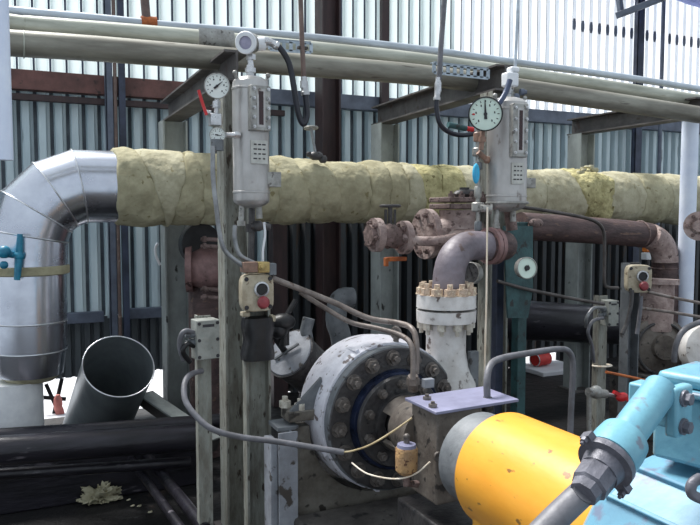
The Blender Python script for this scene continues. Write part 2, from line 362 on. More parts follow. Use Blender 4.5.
# wall posts
def post(px, Y, w, d, z0, z1, name, m, label, cat='post', group=None, angle=False):
    p = W(px, 200, Y); mb = M()
    if angle:
        mb.box((p.x - w / 2 + 0.006, Y, (z0 + z1) / 2), (0.012, d, z1 - z0)); mb.box((p.x, Y - d / 2 + 0.006, (z0 + z1) / 2), (w, 0.012, z1 - z0))
    else: mb.box((p.x, Y, (z0 + z1) / 2), (w, d, z1 - z0))
    return tag(build(mb, name, m, bevel=0.003), label, cat, group)
wp = 'steel wall posts along the corrugated wall'
post(111, 6.0, 0.055, 0.07, 0, 4.38, 'wall_post', 'bluegrey', 'blue-grey angle post on the corrugated wall above the leaning tube', 'post', wp, True)
post(124, 6.0, 0.05, 0.06, 0, 4.38, 'wall_post', 'darkblue', 'dark slim post just right of the thin brown riser on the wall', 'post', wp)
p = W(117.5, 200, 5.97)
tag(build(M().tube([(p.x, 5.97, 0), (p.x, 5.97, 4.38)], 0.014), 'riser_pipe', 'brownconduit'), 'thin brown riser pipe between two posts on the left of the corrugated wall', 'pipe')
t = thing('wall_column', W(328, 400, 5.8) * V((1, 1, 0)), 'dark maroon steel column standing behind the insulated pipe', 'column')
p = W(328, 200, 5.8)
build(M().ibeam((p.x, 5.8, 0), (p.x, 5.8, 4.38), 0.17, 0.17, 0.014, up=(1, 0, 0)), 'shaft', 'maroon', t)
build(M().box((p.x, 5.8, 0.01), (0.26, 0.26, 0.02)), 'foot_plate', 'maroon', t)
p = W(278, 260, 5.85)
tag(build(M().box((p.x, 5.85, 0.8), (0.13, 0.12, 1.6)), 'door_post', 'maroon', bevel=0.004), 'short dark brown post beside the maroon column below the insulated pipe', 'post', None)
post(384, 6.02, 0.075, 0.06, 0, 4.38, 'wall_post', 'maroon', 'dark narrow wall post right of the maroon column at the top', 'post', wp)
post(635, 6.02, 0.10, 0.06, 0, 4.38, 'wall_post', 'darkblue', 'dark blue wall post left of the white pole at the right', 'post', wp, True)
p = W(661, 100, 6.0)
tag(build(M().tube([(p.x, 6.0, 0), (p.x, 6.0, 4.38)], 0.022), 'riser_pipe', 'bluegrey'), 'slim blue-grey riser pipe on the bright wall right of the dark blue post', 'pipe')

# blue canopy corner, top right
t = thing('sheet_canopy', W(690, 0, 5.6), 'pale blue corrugated canopy at the top right corner with dark bracket', 'canopy')
a, b = W(652, -6, 5.5), W(740, 27, 5.5); mb = M(); n = 26; rows = []
for k, (y, dz) in enumerate(((5.3, 0.0), (6.19, 0.42))):
    r = []
    for i in range(n * 2 + 1):
        q = a.lerp(b, i / (2 * n)); r.append(mb.b.verts.new((q.x, y, q.z + dz + (0.03 if (i // 1) % 2 else 0))))
    rows.append(r)
for i in range(2 * n): mb.f((rows[0][i], rows[0][i + 1], rows[1][i + 1], rows[1][i]))
build(mb, 'roof_sheet', 'blue_sheet', t, angle=10, solid=0.004)
build(M().bar(W(616, 16, 5.8), W(668, -4, 5.45), 0.05, 0.06), 'bracket_arm', 'bluegrey', t, bevel=0.003)
build(M().bar(W(621, 13, 5.8), W(615, -30, 5.8), 0.05, 0.05), 'hanger', 'bluegrey', t, bevel=0.003)

# ================================================================== PIPE SUPPORTS
BZ = 2.44
grp = 'steel pipe supports under the overhead pipes'
def support(xb_, xf, Yb, Yf, label, BZ, pole=False, yend=None):
    t = thing('pipe_support', (xb_, Yb, 0), label, 'support', grp)
    rc = build(M().ibeam((xb_, Yb, 0.02), (xb_, Yb, BZ - 0.075), 0.17, 0.17, 0.012, up=(1, 0, 0)), 'rear_column', 'greysteel', t)
    build(M().box((xb_, Yb, 0.01), (0.24, 0.24, 0.02)), 'foot_plate', 'darksteel', rc)
    if pole:
        fc = build(M().lathe([(0.02, 0.062), (BZ - 0.07, 0.062)], (xf, Yf, 0), (0, 0, 1), 24), 'front_column', 'whitepole', t, label='round pale lilac column')
    else:
        fc = build(M().ibeam((xf, Yf, 0.02), (xf, Yf, BZ - 0.075), 0.13, 0.13, 0.012, up=(1, 0, 0)), 'front_column', 'weathered', t)
    build(M().box((xf, Yf, 0.01), (0.2, 0.2, 0.02)), 'foot_plate', 'darksteel', fc)
    build(M().ibeam((xb_, Yb + 0.12, BZ), (xf + (xf - xb_) * 0.02, (yend or Yf - 0.1), BZ), 0.13, 0.15, 0.012), 'crossbeam', 'darksteel', t)
    return t
XA = W(174, 200, 5.2).x; XAf = W(233, 200, 3.6).x
XB = W(385, 200, 5.2).x; XBf = W(494, 200, 3.6).x
XC = W(580, 200, 5.2).x; XCf = W(688, 200, 4.0).x
support(XA, XAf, 5.2, 3.6, 'grey steel pipe support at left whose front column carries the left seal pot', 2.385)
support(XB, XBf, 5.2, 3.6, 'grey steel pipe support whose crossbeam ends above the large black-rimmed gauge', 2.455)
support(XC, XCf, 5.2, 4.0, 'pipe support at right with round pale lilac front column', 2.47, pole=True)

# ================================================================== OVERHEAD PIPES
grp = 'overhead pipes running along the supports'
T = thing('overhead_pipe', WP([(10, 11)], 4.5)[0], 'thin blue-white overhead pipe, topmost of the three', 'pipe', grp)
build(M().tube(WP([(-60, 4), (10, 11), (100, 19), (170, 26), (260, 33), (340, 40.5), (430, 50.5), (520, 63), (610, 75), (700, 89), (790, 103)], 4.5), 0.028, 16, smooth=4), 'pipe_run', 'thinpipe', T)
p = W(148, 22.5, 4.5); build(M().tube([p - V((0.04, 0, 0)), p + V((0.05, 0, 0.004))], 0.035, 16), 'rusty_collar', 'orange', T, label='orange rust patch under the standing stub')
A = thing('overhead_pipe', W(10, 25, 4.05), 'pale galvanised overhead pipe, middle one of the three', 'pipe', grp)
PA = [(24, 25.5), (100, 31), (190, 38), (260, 44.5), (340, 52.5), (400, 58.5), (460, 66), (520, 74.5), (600, 86), (700, 101), (790, 114)]
build(M().tube(WP(PA, 4.05), 0.05, 20, smooth=4), 'pipe_run', 'palepipe', A)
build(M().tube(WP([(25, 25.5), (8, 23), (-40, 18)], 4.05), 0.047, 20), 'end_shell', 'palepipe', A)
for q in ((25, 25.5), (402, 58.7), (552, 79)):
    c = W(*q, 4.05); build(M().torus(c, (1, 0, -0.02), 0.046, 0.004, 24, 8), 'joint_ring', 'greypipe', A)
B = thing('overhead_pipe', W(10, 44, 3.85), 'grimy grey overhead pipe, lowest of the three, resting on the crossbeams', 'pipe', grp)
PB = [(-60, 38), (10, 43), (100, 49), (200, 57), (300, 65), (400, 73), (460, 80), (520, 88.5), (600, 100), (700, 115)]
build(M().tube(WP(PB, 3.85), 0.063, 20, smooth=4), 'pipe_run', 'greypipe', B)
c = W(24, 44.5, 3.85); build(M().torus(c, (1, 0, -0.02), 0.063, 0.004, 24, 8), 'joint_ring', 'palepipe', B)
# saddle plate on the left support
t = thing('pipe_saddle', W(212, 44, 3.8), 'grey sheet saddle wrapped over the overhead pipes beside the left seal pot', 'bracket')
a, b = W(196, 37, 3.95), W(231, 40, 3.95); mb = M()
mb.lathe([(0, 0.072), ((b - a).length, 0.072)], a, b - a, 16, a0=-0.5, a1=PI + 0.4, ref=(0, -1, 0))
build(mb, 'saddle_sheet', 'castgrey', t, solid=0.005)
build(M().bar(W(176, 60, 3.9), W(196, 50, 3.86), 0.03, 0.03), 'stay', 'darksteel', t)
# stubs standing on the thin pipe
tag(build(M().tube(WP([(143, -20), (146.5, 20)], 4.5), 0.026, 14), 'stub_pipe', 'brownconduit'), 'short brown pipe standing on the thin overhead pipe at left', 'pipe')
# perforated strips
def perforated(name, p, q, h, n, label, m='galv'):
    t = thing(name, p, label, 'bracket'); mb = M(); p, q = V(p), V(q); up = V((0, 0, 1))
    mb.bar(p + up * h / 2, q + up * h / 2, 0.005, h * 0.3); mb.bar(p - up * h / 2, q - up * h / 2, 0.005, h * 0.3)
    for i in range(n + 1):
        c = p.lerp(q, i / n); mb.box(c, ((q - p).length / n * 0.5, 0.005, h))
    build(mb, 'strip', m, t)
    build(M().bar(p + up * h * 0.66 + V((0, 0.02, 0)), q + up * h * 0.66 + V((0, 0.02, 0)), 0.045, 0.005), 'flange', m, t)
    return t
perforated('perforated_bracket', W(434, 68, 3.55), W(488, 74, 3.55), 0.052, 8, 'pale perforated angle bracket clamped under the overhead pipes at centre')
perforated('perforated_bracket', W(270, 45, 3.74), W(311, 48, 3.74), 0.05, 6, 'perforated strip behind the black hose of the left transmitter')

# ================================================================== INSULATED PIPE
IY, IR = 4.6, 0.218
iz0 = W(116, 187, IY); iz1 = W(690, 199.5, IY)
t = thing('insulated_pipe', iz0, 'long horizontal pipe wrapped in olive mineral wool along the wall', 'pipe')
ax_a, ax_b = iz0, W(760, 200.5, IY)
def ipt(px): return W(px, 187 + (px - 116) * 0.0218, IY)
build(M().tube([ipt(112), ipt(770)], 0.15, 20), 'core_pipe', 'greypipe', t)
def wrap(p0, p1, m, r0, r1, tilt0, tilt1, seed, rough=0.012):
    a, b = ipt(p0), ipt(p1); L_ = (b - a).length; nx = max(16, int(L_ / 0.006)); ns = 64; rings = []
    ax = (b - a).normalized()
    for i in range(-1, nx + 2):
        f = min(max(i / nx, 0), 1); ring = []
        for j in range(ns):
            th = 2 * PI * j / ns; d = V((0, -math.cos(th), math.sin(th)))
            t0 = tilt0 * math.sin(th) + 0.02 * noise.noise(V((math.cos(th) * 2, math.sin(th) * 2, seed)))
            t1 = tilt1 * math.sin(th) + 0.02 * noise.noise(V((math.cos(th) * 2, math.sin(th) * 2, seed + 9)))
            x = -0.012 + t0 + (L_ + 0.024 + t1 - t0) * f
            r = r0 + (r1 - r0) * f
            r += 0.008 * math.sin(PI * f) + 1.3 * rough * noise.noise(V((x * 5, math.cos(th) * 1.8, math.sin(th) * 1.8 + seed * 3.1))) + 0.5 * rough * noise.noise(V((x * 22, math.cos(th) * 6, math.sin(th) * 6 + seed)))
            edge_ = min(f, 1 - f) * L_
            r -= 0.055 * max(0, 1 - edge_ / 0.018) ** 1.6; r += 0.006 * math.sin(PI * f)
            if i in (-1, nx + 1): r = 0.15
            ring.append(a + ax * x + d * r)
        rings.append(ring)
    return build(M().ringsurf(rings), 'wool_wrap', m, t, angle=60)
WR = [(113, 150, 'wool', .228, .222, 0, -0.10), (148, 176, 'woolpale', .226, .226, -0.10, 0.06), (174, 196, 'wool', .222, .226, 0.06, -0.03), (194, 226, 'wool', .224, .216, -0.03, 0.02),
      (226, 270, 'wool', .214, .212, 0.0, 0.0), (268, 297, 'wool', .213, .216, 0, -0.07), (295, 328, 'wool', .206, .206, -0.07, -0.06), (326, 360, 'wool', .204, .205, -0.05, 0.0),
      (359, 378, 'wool', .207, .207, 0, 0.02), (377, 396, 'wool', .209, .207, 0.02, 0.01), (395, 412, 'woolpale', .206, .203, 0.01, -0.03), (410, 428, 'woolyellow', .200, .204, -0.03, 0.03), (427, 452, 'woolyellow', .203, .200, 0.03, 0),
      (451, 490, 'woolpale', .202, .202, 0, 0), (489, 530, 'woolpale', .202, .204, 0, 0.0), (530, 570, 'woolpale', .204, .204, 0.0, -0.05), (594, 628, 'woolpale', .204, .206, 0, 0), (627, 655, 'wool', .21, .208, 0, 0.0), (654, 690, 'woolpale', .206, .21, 0, 0), (690, 770, 'woolpale', .206, .21, 0, 0)]
for i, (a, b, m, r0, r1, t0, t1) in enumerate(WR): wrap(a, b, m, r0, r1, t0, t1, i + 1)
wrap(566, 596, 'woolyellow', .212, .214, -0.08, -0.02, 33, 0.034)
# loose tuft on the frayed wrap
mb = M(); c = ipt(577) + V((0, -0.04, 0.215))
for i in range(14):
    q = c + V((random.uniform(-.1, .12), random.uniform(-.08, .02), random.uniform(-.06, .03)))
    mb.ball(q, random.uniform(.02, .045), (random.uniform(.8, 1.6), 1, random.uniform(.5, 1.1)), 8)
build(mb, 'loose_tuft', 'woolpale', t, angle=60)

# vent valve on the insulated pipe
t = thing('vent_valve', W(315, 162, 4.42), 'small grimy vent valve with handwheel on top of the insulated pipe', 'valve')
p = W(316, 156, 4.45); q = W(311, 128, 4.45)
build(M().ball(p, 0.035, (1.5, 1, 0.9), 12).ball(p + V((0.05, 0, -0.02)), 0.03, (1, 1, 1), 10).ball(p + V((-0.05, 0, 0.01)), 0.02, (1, 1, 1), 10), 'valve_body', 'pumpdark', t)
build(M().tube([p, q], 0.009, 10), 'stem', 'steeltube', t)
build(M().torus(q, (0, 0.15, 1), 0.042, 0.007, 24, 8).bar(q - V((.04, 0, 0)), q + V((.04, 0, 0)), .008, .008).bar(q - V((0, .04, 0)), q + V((0, .04, 0)), .008, .008), 'handwheel', 'castgrey', t)

# ================================================================== CLAD ELBOW
t = thing('clad_elbow_pipe', W(27, 385, IY), 'shiny aluminium clad elbow pipe turning down at the left end of the wool insulation', 'pipe')
J = WP([(117, 187), (79, 186.5), (55.5, 195), (37, 212), (28.5, 236), (28, 266)], IY)
R_ = 0.216
def mitre(i):
    if i == 0: return (J[1] - J[0]).normalized()
    if i == len(J) - 1: return (J[-1] - J[-2]).normalized()
    return ((J[i] - J[i - 1]).normalized() + (J[i + 1] - J[i]).normalized()).normalized()
def gore_ring(i, d, r, seg=48):
    n = mitre(i); out = []
    u = V((0, 1, 0)); w = d.cross(u).normalized()
    for j in range(seg):
        a = 2 * PI * j / seg; off = u * math.cos(a) * r + w * math.sin(a) * r
        s_ = -off.dot(n) / d.dot(n); out.append(J[i] + off + d * s_)
    return out
for i in range(len(J) - 1):
    d = (J[i + 1] - J[i]).normalized()
    g = build(M().ringsurf([gore_ring(i, d, R_), gore_ring(i + 1, d, R_)], cap=False), 'cladding_gore', 'alu', t, solid=0.002)
    if i:
        pts = [a.lerp(b, .5) for a, b in zip(gore_ring(i, d, R_ + .002), gore_ring(i, (J[i] - J[i - 1]).normalized(), R_ + .002))]
        build(M().tube(pts, 0.005, 8, closed=True), 'seam_bead', 'aluseam', g)
c0 = W(28, 266, IY)
def vz(y): return W(28, y, IY).z
def shell(y0, y1, r0, r1, m, nm, seam=True):
    o = build(M().lathe([(vz(y0), r0), (vz(y1), r1)], (c0.x, IY, 0), (0, 0, 1), 48, cap=False), nm, m, t, solid=0.003)
    if seam: build(M().torus((c0.x, IY, vz(y1)), (0, 0, 1), r1 + .001, 0.005, 48, 8), 'seam_bead', 'aluseam', o)
    return o
shell(270, 321, .207, .205, 'alu', 'lower_cladding')
shell(321, 350, .205, .198, 'alu', 'lower_cladding')
shell(350, 374, .197, .178, 'alu', 'lower_cladding', False)
build(M().lathe([(vz(274), .219), (vz(273), .228), (vz(266), .228), (vz(265), .219)], (c0.x, IY, 0), (0, 0, 1), 48), 'wool_band', 'wool', t, label='ring of exposed mineral wool between the cladding sleeves')
build(M().lathe([(vz(380), .13), (vz(374), .176), (vz(372), .176), (vz(372), .1)], (c0.x, IY, 0), (0, 0, 1), 48), 'bottom_lip', 'woolpale', t)
pw = W(13, 400, IY)
tag(build(M().lathe([(0.0, .165), (vz(379), .165)], (pw.x, IY + .0, 0), (0, 0, 1), 40), 'white_riser', 'white'), 'plain white vertical pipe below the aluminium cladding at the left edge', 'pipe')
# turquoise valve
t = thing('drain_valve', W(17, 260, 4.3), 'small turquoise lever valve in front of the clad vertical pipe at left edge', 'valve')
build(M().tube(WP([(20, 234), (19, 258), (17, 280)], 4.33), [.014, .022, .016], 12).ball(W(19, 256, 4.33), .028), 'lever', 'cyan', t)
build(M().tube(WP([(24, 256, 4.37), (2, 253), (-10, 252)], 4.33), .02, 12).ball(W(4, 252, 4.3), .036).ball(W(4, 265, 4.3), .022), 'valve_body', 'cyan', t)

# hanging pipe top left
tag(build(M().lathe([(W(3, 160, 2.6).z, .026), (5.0, .026)], W(3, 100, 2.6) * V((1, 1, 0)), (0, 0, 1), 20, cap=True), 'hanging_pipe', 'whitepole'), 'pale lilac pipe hanging down at the upper left edge, cut off above the elbow', 'pipe')

# ================================================================== LEANING TUBE and black pipes
t = thing('sheet_tube', G(80, 440, 0.0), 'open grey sheet-metal tube leaning in front of the wall at left', 'tube')
top = D(119, 366, 4.6); bot = D(92, 437, 5.3)
axd = (top - bot).normalized()
build(M().lathe([(0, .222), ((top - bot).length, .222)], bot, axd, 56, cap=False), 'shell', 'zinc', t, solid=0.004)
build(M().torus(top, axd, .222, .005, 56, 8), 'rolled_rim', 'aluseam', t)
grp = 'black oily pipes low across the left'
def lowpipe(pts, Y, r, label):
    t = thing('low_pipe', W(*pts[0], Y), label, 'pipe', grp)
    build(M().tube(WP(pts, Y), r, 20), 'pipe_run', 'blackpipe', t); return t
lowpipe([(-60, 455), (110, 443), (196, 437)], 3.95, .075, 'thick black oily pipe across the lower left under the leaning tube')
lowpipe([(-60, 478), (190, 462)], 4.0, .03, 'thin black pipe directly under the thick black oily pipe')
lowpipe([(-40, 440), (110, 430), (230, 421)], 4.35, .05, 'black pipe behind the thick oily one at the foot of the leaning tube')
a, b = W(-80, 455, 4.25), W(214, 440, 4.25)
tag(build(M().box(((a.x + b.x) / 2, 4.36, .17), (b.x - a.x, .10, .34)), 'floor_kerb', 'blackpipe', bevel=.01), 'low oily black kerb under the black pipes at lower left', 'kerb')
t = thing('floor_channel', G(180, 440, 0), 'dark steel channel sloping down behind the slim post at left', 'channel')
build(M().bar(W(146, 398, 5.0), W(214, 446, 4.5), .09, .10), 'web', 'darksteel', t, bevel=.004)
build(M().bar(W(146, 394, 4.96), W(214, 440, 4.46), .12, .012), 'flange', 'greysteel', t)
for k, (p0, p1, r, lb) in enumerate([((128, 455), (182, 530), .022, 'black floor rail running towards the camera, left of the two'), ((146, 455), (206, 530), .03, 'black floor pipe running towards the camera, right of the two')]):
    tag(build(M().tube([G(*p0, .22), G(*p1, .22)], r, 14), 'floor_pipe', 'blackpipe'), lb, 'pipe', 'floor pipes running towards the camera')
# tuft of wool on the floor
c = G(100, 500, 0.0); rings = []
for i in range(1, 26):
    th = PI * i / 26; ring = []
    for j in range(56):
        ph = 2 * PI * j / 56; d = V((math.sin(th) * math.cos(ph), math.sin(th) * math.sin(ph), math.cos(th)))
        r = .085 * (1 + .8 * noise.noise(d * 2.3 + V((3, 1, 7))) + .6 * noise.noise(d * 6) + .35 * noise.noise(d * 19))
        ring.append(c + V((d.x * r * 1.2, d.y * r * .9, .02 + max(d.z, -.15) * r * .8)))
    rings.append(ring)
tag(build(M().ringsurf(rings), 'wool_scrap', 'woolpale', angle=60), 'tattered scrap of pale mineral wool on the dark floor at lower left', 'scrap')
for i in range(5):
    c = G(128 + 11 * i % 40, 500 + 6 * (i % 3), 0.012); mb = M().ball(c, random.uniform(.007, .013), (1.4, 1, .6), 8).ball(c + V((.008, .005, 0)), .008, (1, 1, .7), 8)
    tag(build(mb, 'wool_crumb', 'woolpale'), 'tiny crumb of mineral wool beside the larger scrap on the dark floor', 'scrap', 'wool crumbs on the dark floor')
# outdoors beyond the gap
t = thing('scrap_stand', G(54, 405, 0.0), 'dark crossed stand with salmon cloth outdoors behind the leaning tube', 'stand')
c = W(54, 395, 6.45)
build(M().bar(W(46, 384, 6.45), W(62, 420, 6.45), .03, .03).bar(W(62, 378, 6.45), W(52, 422, 6.45), .04, .03).bar(W(38, 397, 6.45), W(66, 399, 6.45), .02, .03), 'crossed_frame', 'black', t)
build(M().ball(W(58, 404, 6.4), .06, (.6, .5, 1.5), 12).ball(W(60, 414, 6.4), .05, (.7, .5, 1.6), 12), 'cloth', 'salmon', t)
t = thing('paint_can', V((W(541, 362, 6.0).x, 6.0, .05)), 'red can lying on the pale slab under the wall gap at right', 'can')
p = V((W(541, 362, 6.0).x, 6.0, .125))
build(M().lathe([(-.1, .065), (-.095, .072), (.0, .072), (.09, .072), (.1, .065)], p, (1, .2, 0), 24), 'shell', 'redwhite', t)
build(M().torus(p - V((.1, .02, 0)), (1, .2, 0), .066, .006, 24, 8), 'rim', 'silver', t)
tag(build(M().box(((XG0 + XG1) / 2, 5.98, .025), (XG1 - XG0, .50, .05)), 'concrete_slab', 'outground', bevel=.01), 'pale concrete slab in the gap under the wall, red can on it', 'slab')
# ================================================================== SEAL POTS
def seal_pot(px, y_top, y_bot, Y, rad, label, sg, npl, stub, ang):
    c = W(px, 150, Y); x = c.x
    z = lambda y: W(px, y, Y).z
    t = thing('seal_pot', (x, Y, z(y_bot)), label, 'vessel', 'steel seal pots on the support columns')
    zt, zb = z(y_top), z(y_bot); R = rad
    prof = [(zb - .0, .02)]
    for k in range(1, 7): prof.append((zb + R * .45 * (1 - math.cos(PI / 2 * k / 6)), R * math.sin(PI / 2 * k / 6)))
    prof += [(zb + R * .45 + .03, R), (zb + R * .45 + .032, R + .003), (zb + R * .45 + .04, R + .003), (zb + R * .45 + .042, R), (zt - R * .45 - .03, R), (zt - R * .45 - .028, R + .003), (zt - R * .45 - .02, R + .003), (zt - R * .45 - .018, R)]
    for k in range(5, -1, -1): prof.append((zt - R * .45 * (1 - math.sin(PI / 2 * (6 - k) / 6)) if k else zt, max(.02, R * math.cos(PI / 2 * (6 - k) / 6))))
    build(M().lathe(prof, (x, Y, 0), (0, 0, 1), 40), 'shell', 'vessel', t)
    d = V((math.sin(ang), -math.cos(ang), 0)); s_ = V((math.cos(ang), math.sin(ang), 0)); Rm = Matrix((s_, -d, V((0, 0, 1)))).transposed()
    (y0, y1, w) = sg; zc = (z(y0) + z(y1)) / 2; h = z(y0) - z(y1); o = V((x, Y, zc)) + d * (R + .008)
    g = build(M().box(o, (w, .04, h), Rm), 'sight_glass', 'castgrey', t, bevel=.004)
    build(M().box(o + d * .021, (w * .22, .004, h * .74), Rm), 'glass_slot', 'glassdark', g)
    build(M().box(o + d * .0185 , (w * .42, .006, h * .84), Rm), 'slot_rim', 'vessel', g)
    for k in range(5):
        for sx in (-1, 1): build(M().hexa(o + d * .02 + s_ * (sx * w * .36) + V((0, 0, h * (-.42 + .21 * k))), d, .0085, .009), 'nut', 'silver', g)
    (y0, y1, w) = npl; o = V((x, Y, (z(y0) + z(y1)) / 2)) + d * (R + .004); h = z(y0) - z(y1)
    pl = build(M().box(o, (w, .008, h), Rm), 'nameplate', 'plate', t, bevel=.001)
    mb = M()
    for r_ in range(4):
        for k in range(3): mb.box(o + d * .0045 + s_ * (w * (-.26 + .26 * k)) + V((0, 0, h * (.32 - .2 * r_))), (w * random.uniform(.1, .22), .002, h * .06), Rm)
    build(mb, 'engraved_marks', 'ink', pl)
    (dx, y0, y1, w) = stub
    o = V((x, Y, (z(y0) + z(y1)) / 2)) + V((dx, -.03, 0)); build(M().box(o, (w, .06, z(y0) - z(y1))), 'side_lug', 'castgrey', t, bevel=.003)
    build(M().tube([(x, Y, zt - .01), (x, Y, zt + .05)], .018, 14).hexa((x, Y, zt + .015), (0, 0, 1), .026, .022, False), 'top_nozzle', 'silver', t)
    for sx in (-1, 1):
        a = V((x + sx * R * .8, Y - .02, zt - R * .35)); build(M().tube([a, a + V((sx * .012, 0, .035))], .008, 10).ball(a + V((sx * .012, 0, .035)), .012), 'lifting_lug', 'castgrey', t)
    build(M().tube([(x - R * .55, Y, zb + .02), (x - R * .6, Y, zb - .06)], .014, 12).hexa((x - R * .6, Y, zb - .06), (0, 0, -1), .02, .025, False), 'bottom_nozzle', 'castgrey', t)
    build(M().tube([(x + R * .4, Y, zb + .03), (x + R * .45, Y, zb - .05)], .016, 12), 'bottom_nozzle', 'castgrey', t)
    return t, z
P1, z1_ = seal_pot(251, 76, 208, 3.32, .086, 'left steel seal pot with bolted sight glass under the white-faced transmitter', (89, 133, .10), (142, 165, .085), (.085, 172, 187, .09), .13)
P2, z2_ = seal_pot(507, 97, 212, 3.1, .104, 'right steel seal pot with sight glass, behind the large black-rimmed gauge', (107, 159, .088), (164, 185, .07), (.11, 178, 188, .07), -.12)
build(M().torus((W(507, 205, 3.1).x, 3.1, z2_(203)), (0, 0, 1), .105, .008, 40, 8), 'support_ring', 'castgrey', P2)

# transmitter heads
t = thing('level_transmitter', W(250, 62, 3.32), 'round white-faced transmitter head on top of the left seal pot', 'transmitter')
c = W(249, 43, 3.32); dd = (EYE - c).normalized(); dd = (dd + V((-.35, 0, .0))).normalized()
hb = build(M().lathe([(-.05, .04), (-.045, .046), (.03, .046), (.034, .052), (.05, .052)], c, dd, 32), 'housing', 'castgrey', t, bevel=.002)
build(M().lathe([(.05, .052), (.058, .048), (.058, .03), (.052, .03)], c, dd, 32, cap=False), 'bezel', 'white', hb)
build(M().lathe([(.0505, .032), (.0512, .03)], c, dd, 28), 'display_window', 'dialgrey', hb)
build(M().tube([c - V((0, 0, .04)), W(251, 66, 3.32)], .014, 14).hexa(W(251, 60, 3.32), (0, 0, 1), .022, .025, False), 'neck', 'silver', t)
s0 = c + V((.04, 0, .0)); build(M().lathe([(0, .032), (.035, .032), (.035, .02), (.05, .02)], s0, V((1, -.1, .12)), 20), 'side_boss', 'white', t)
build(M().lathe([(0, .02), (.02, .02), (.02, .014), (.035, .014)], W(264, 41, 3.3), V((1, 0, .0)), 14), 'cable_gland', 'silver', t)

# hoses and conduits at the top
def hose(pts, Y, r, m, name, label, cat='hose', sm=6, ends=None, group=None):
    P = WP(pts, Y)
    if not ends: return tag(build(M().tube(P, r, 12, smooth=sm), name, m), label, cat, group)
    t = thing(name, P[0], label, cat, group)
    build(M().tube(P, r, 12, smooth=sm), 'hose_body', m, t)
    for (i, mm) in ends:
        a = P[i]; b = P[i + 1] if i >= 0 else P[i - 1]; d = (b - a).normalized()
        build(M().lathe([(-.01, r * 1.25), (.025, r * 1.25), (.03, r * 1.5), (.045, r * 1.5)], a, d, 12), 'ferrule', mm, t)
    return t
hose([(270, 42), (279, 47), (289, 63), (294, 88), (298, 112), (303, 124), (307, 116), (306, 100), (304.5, 86)], 3.45, .015, 'blackhose', 'flexible_hose', 'black looped hose from the left transmitter to the brown conduit', ends=[(0, 'silver'), (-1, 'silver')])
t = thing('conduit', W(302, 84, 3.45), 'thin brown vertical conduit from the top ending at the black hose loop', 'conduit')
build(M().tube(WP([(300, -20), (302, 40), (304, 82)], 3.45), .0125, 14), 'pipe_run', 'brownconduit', t)
build(M().hexa(W(304, 88, 3.45), (0, 0, 1), .02, .035, False).lathe([(.035, .016), (.055, .016)], W(304, 88, 3.45), (0, 0, 1), 12), 'union', 'silver', t)
build(M().box(W(302.5, 48, 3.46), (.05, .03, .012)), 'clip', 'tubedark', t)
t = thing('conduit', W(439, 88, 3.5), 'grey vertical conduit from the top passing the perforated bracket at centre', 'conduit')
build(M().tube(WP([(446, -20), (441, 45), (439, 80)], 3.5), .015, 14), 'pipe_run', 'greyhose', t)
build(M().lathe([(0, .02), (.05, .02), (.06, .015), (.08, .015)], W(438, 92, 3.5), (0, 0, 1), 14), 'union', 'silver', t)
hose([(437.5, 92), (436.5, 106), (440, 124), (451, 133), (466, 135), (482, 131)], 3.45, .0135, 'blackhose', 'flexible_hose', 'black curved hose hanging from the central conduit to below the large gauge', ends=[(0, 'silver')])
t = thing('conduit', W(516, 70, 3.2), 'thin pale conduit coming down to the white fitting above the right seal pot', 'conduit')
build(M().tube(WP([(519, -20), (515, 72)], 3.2), .0085, 12), 'pipe_run', 'thinpipe', t)
t = thing('level_transmitter', W(510, 92, 3.12), 'white angular transmitter fitting on top of the right seal pot', 'transmitter')
build(M().box(W(510, 80, 3.14), (.075, .06, .075)).box(W(513, 70, 3.14), (.055, .05, .03)), 'housing', 'white', t, bevel=.01)
build(M().tube(WP([(510, 88), (509, 98)], 3.11), .02, 14).hexa(W(509, 97, 3.11), (0, 0, 1), .028, .025, False), 'neck', 'castgrey', t)
build(M().lathe([(0, .018), (.02, .018), (.02, .012), (.035, .012)], W(520, 92, 3.1), V((1, -.3, 0)), 12).ball(W(516, 97, 3.1), .02), 'side_plug', 'bluegrey', t)
hose([(510, 80), (506, 92), (500, 102), (494, 108)], 3.0, .014, 'bluehose', 'flexible_hose', 'short blue-grey hose from the white fitting to the back of the large gauge')

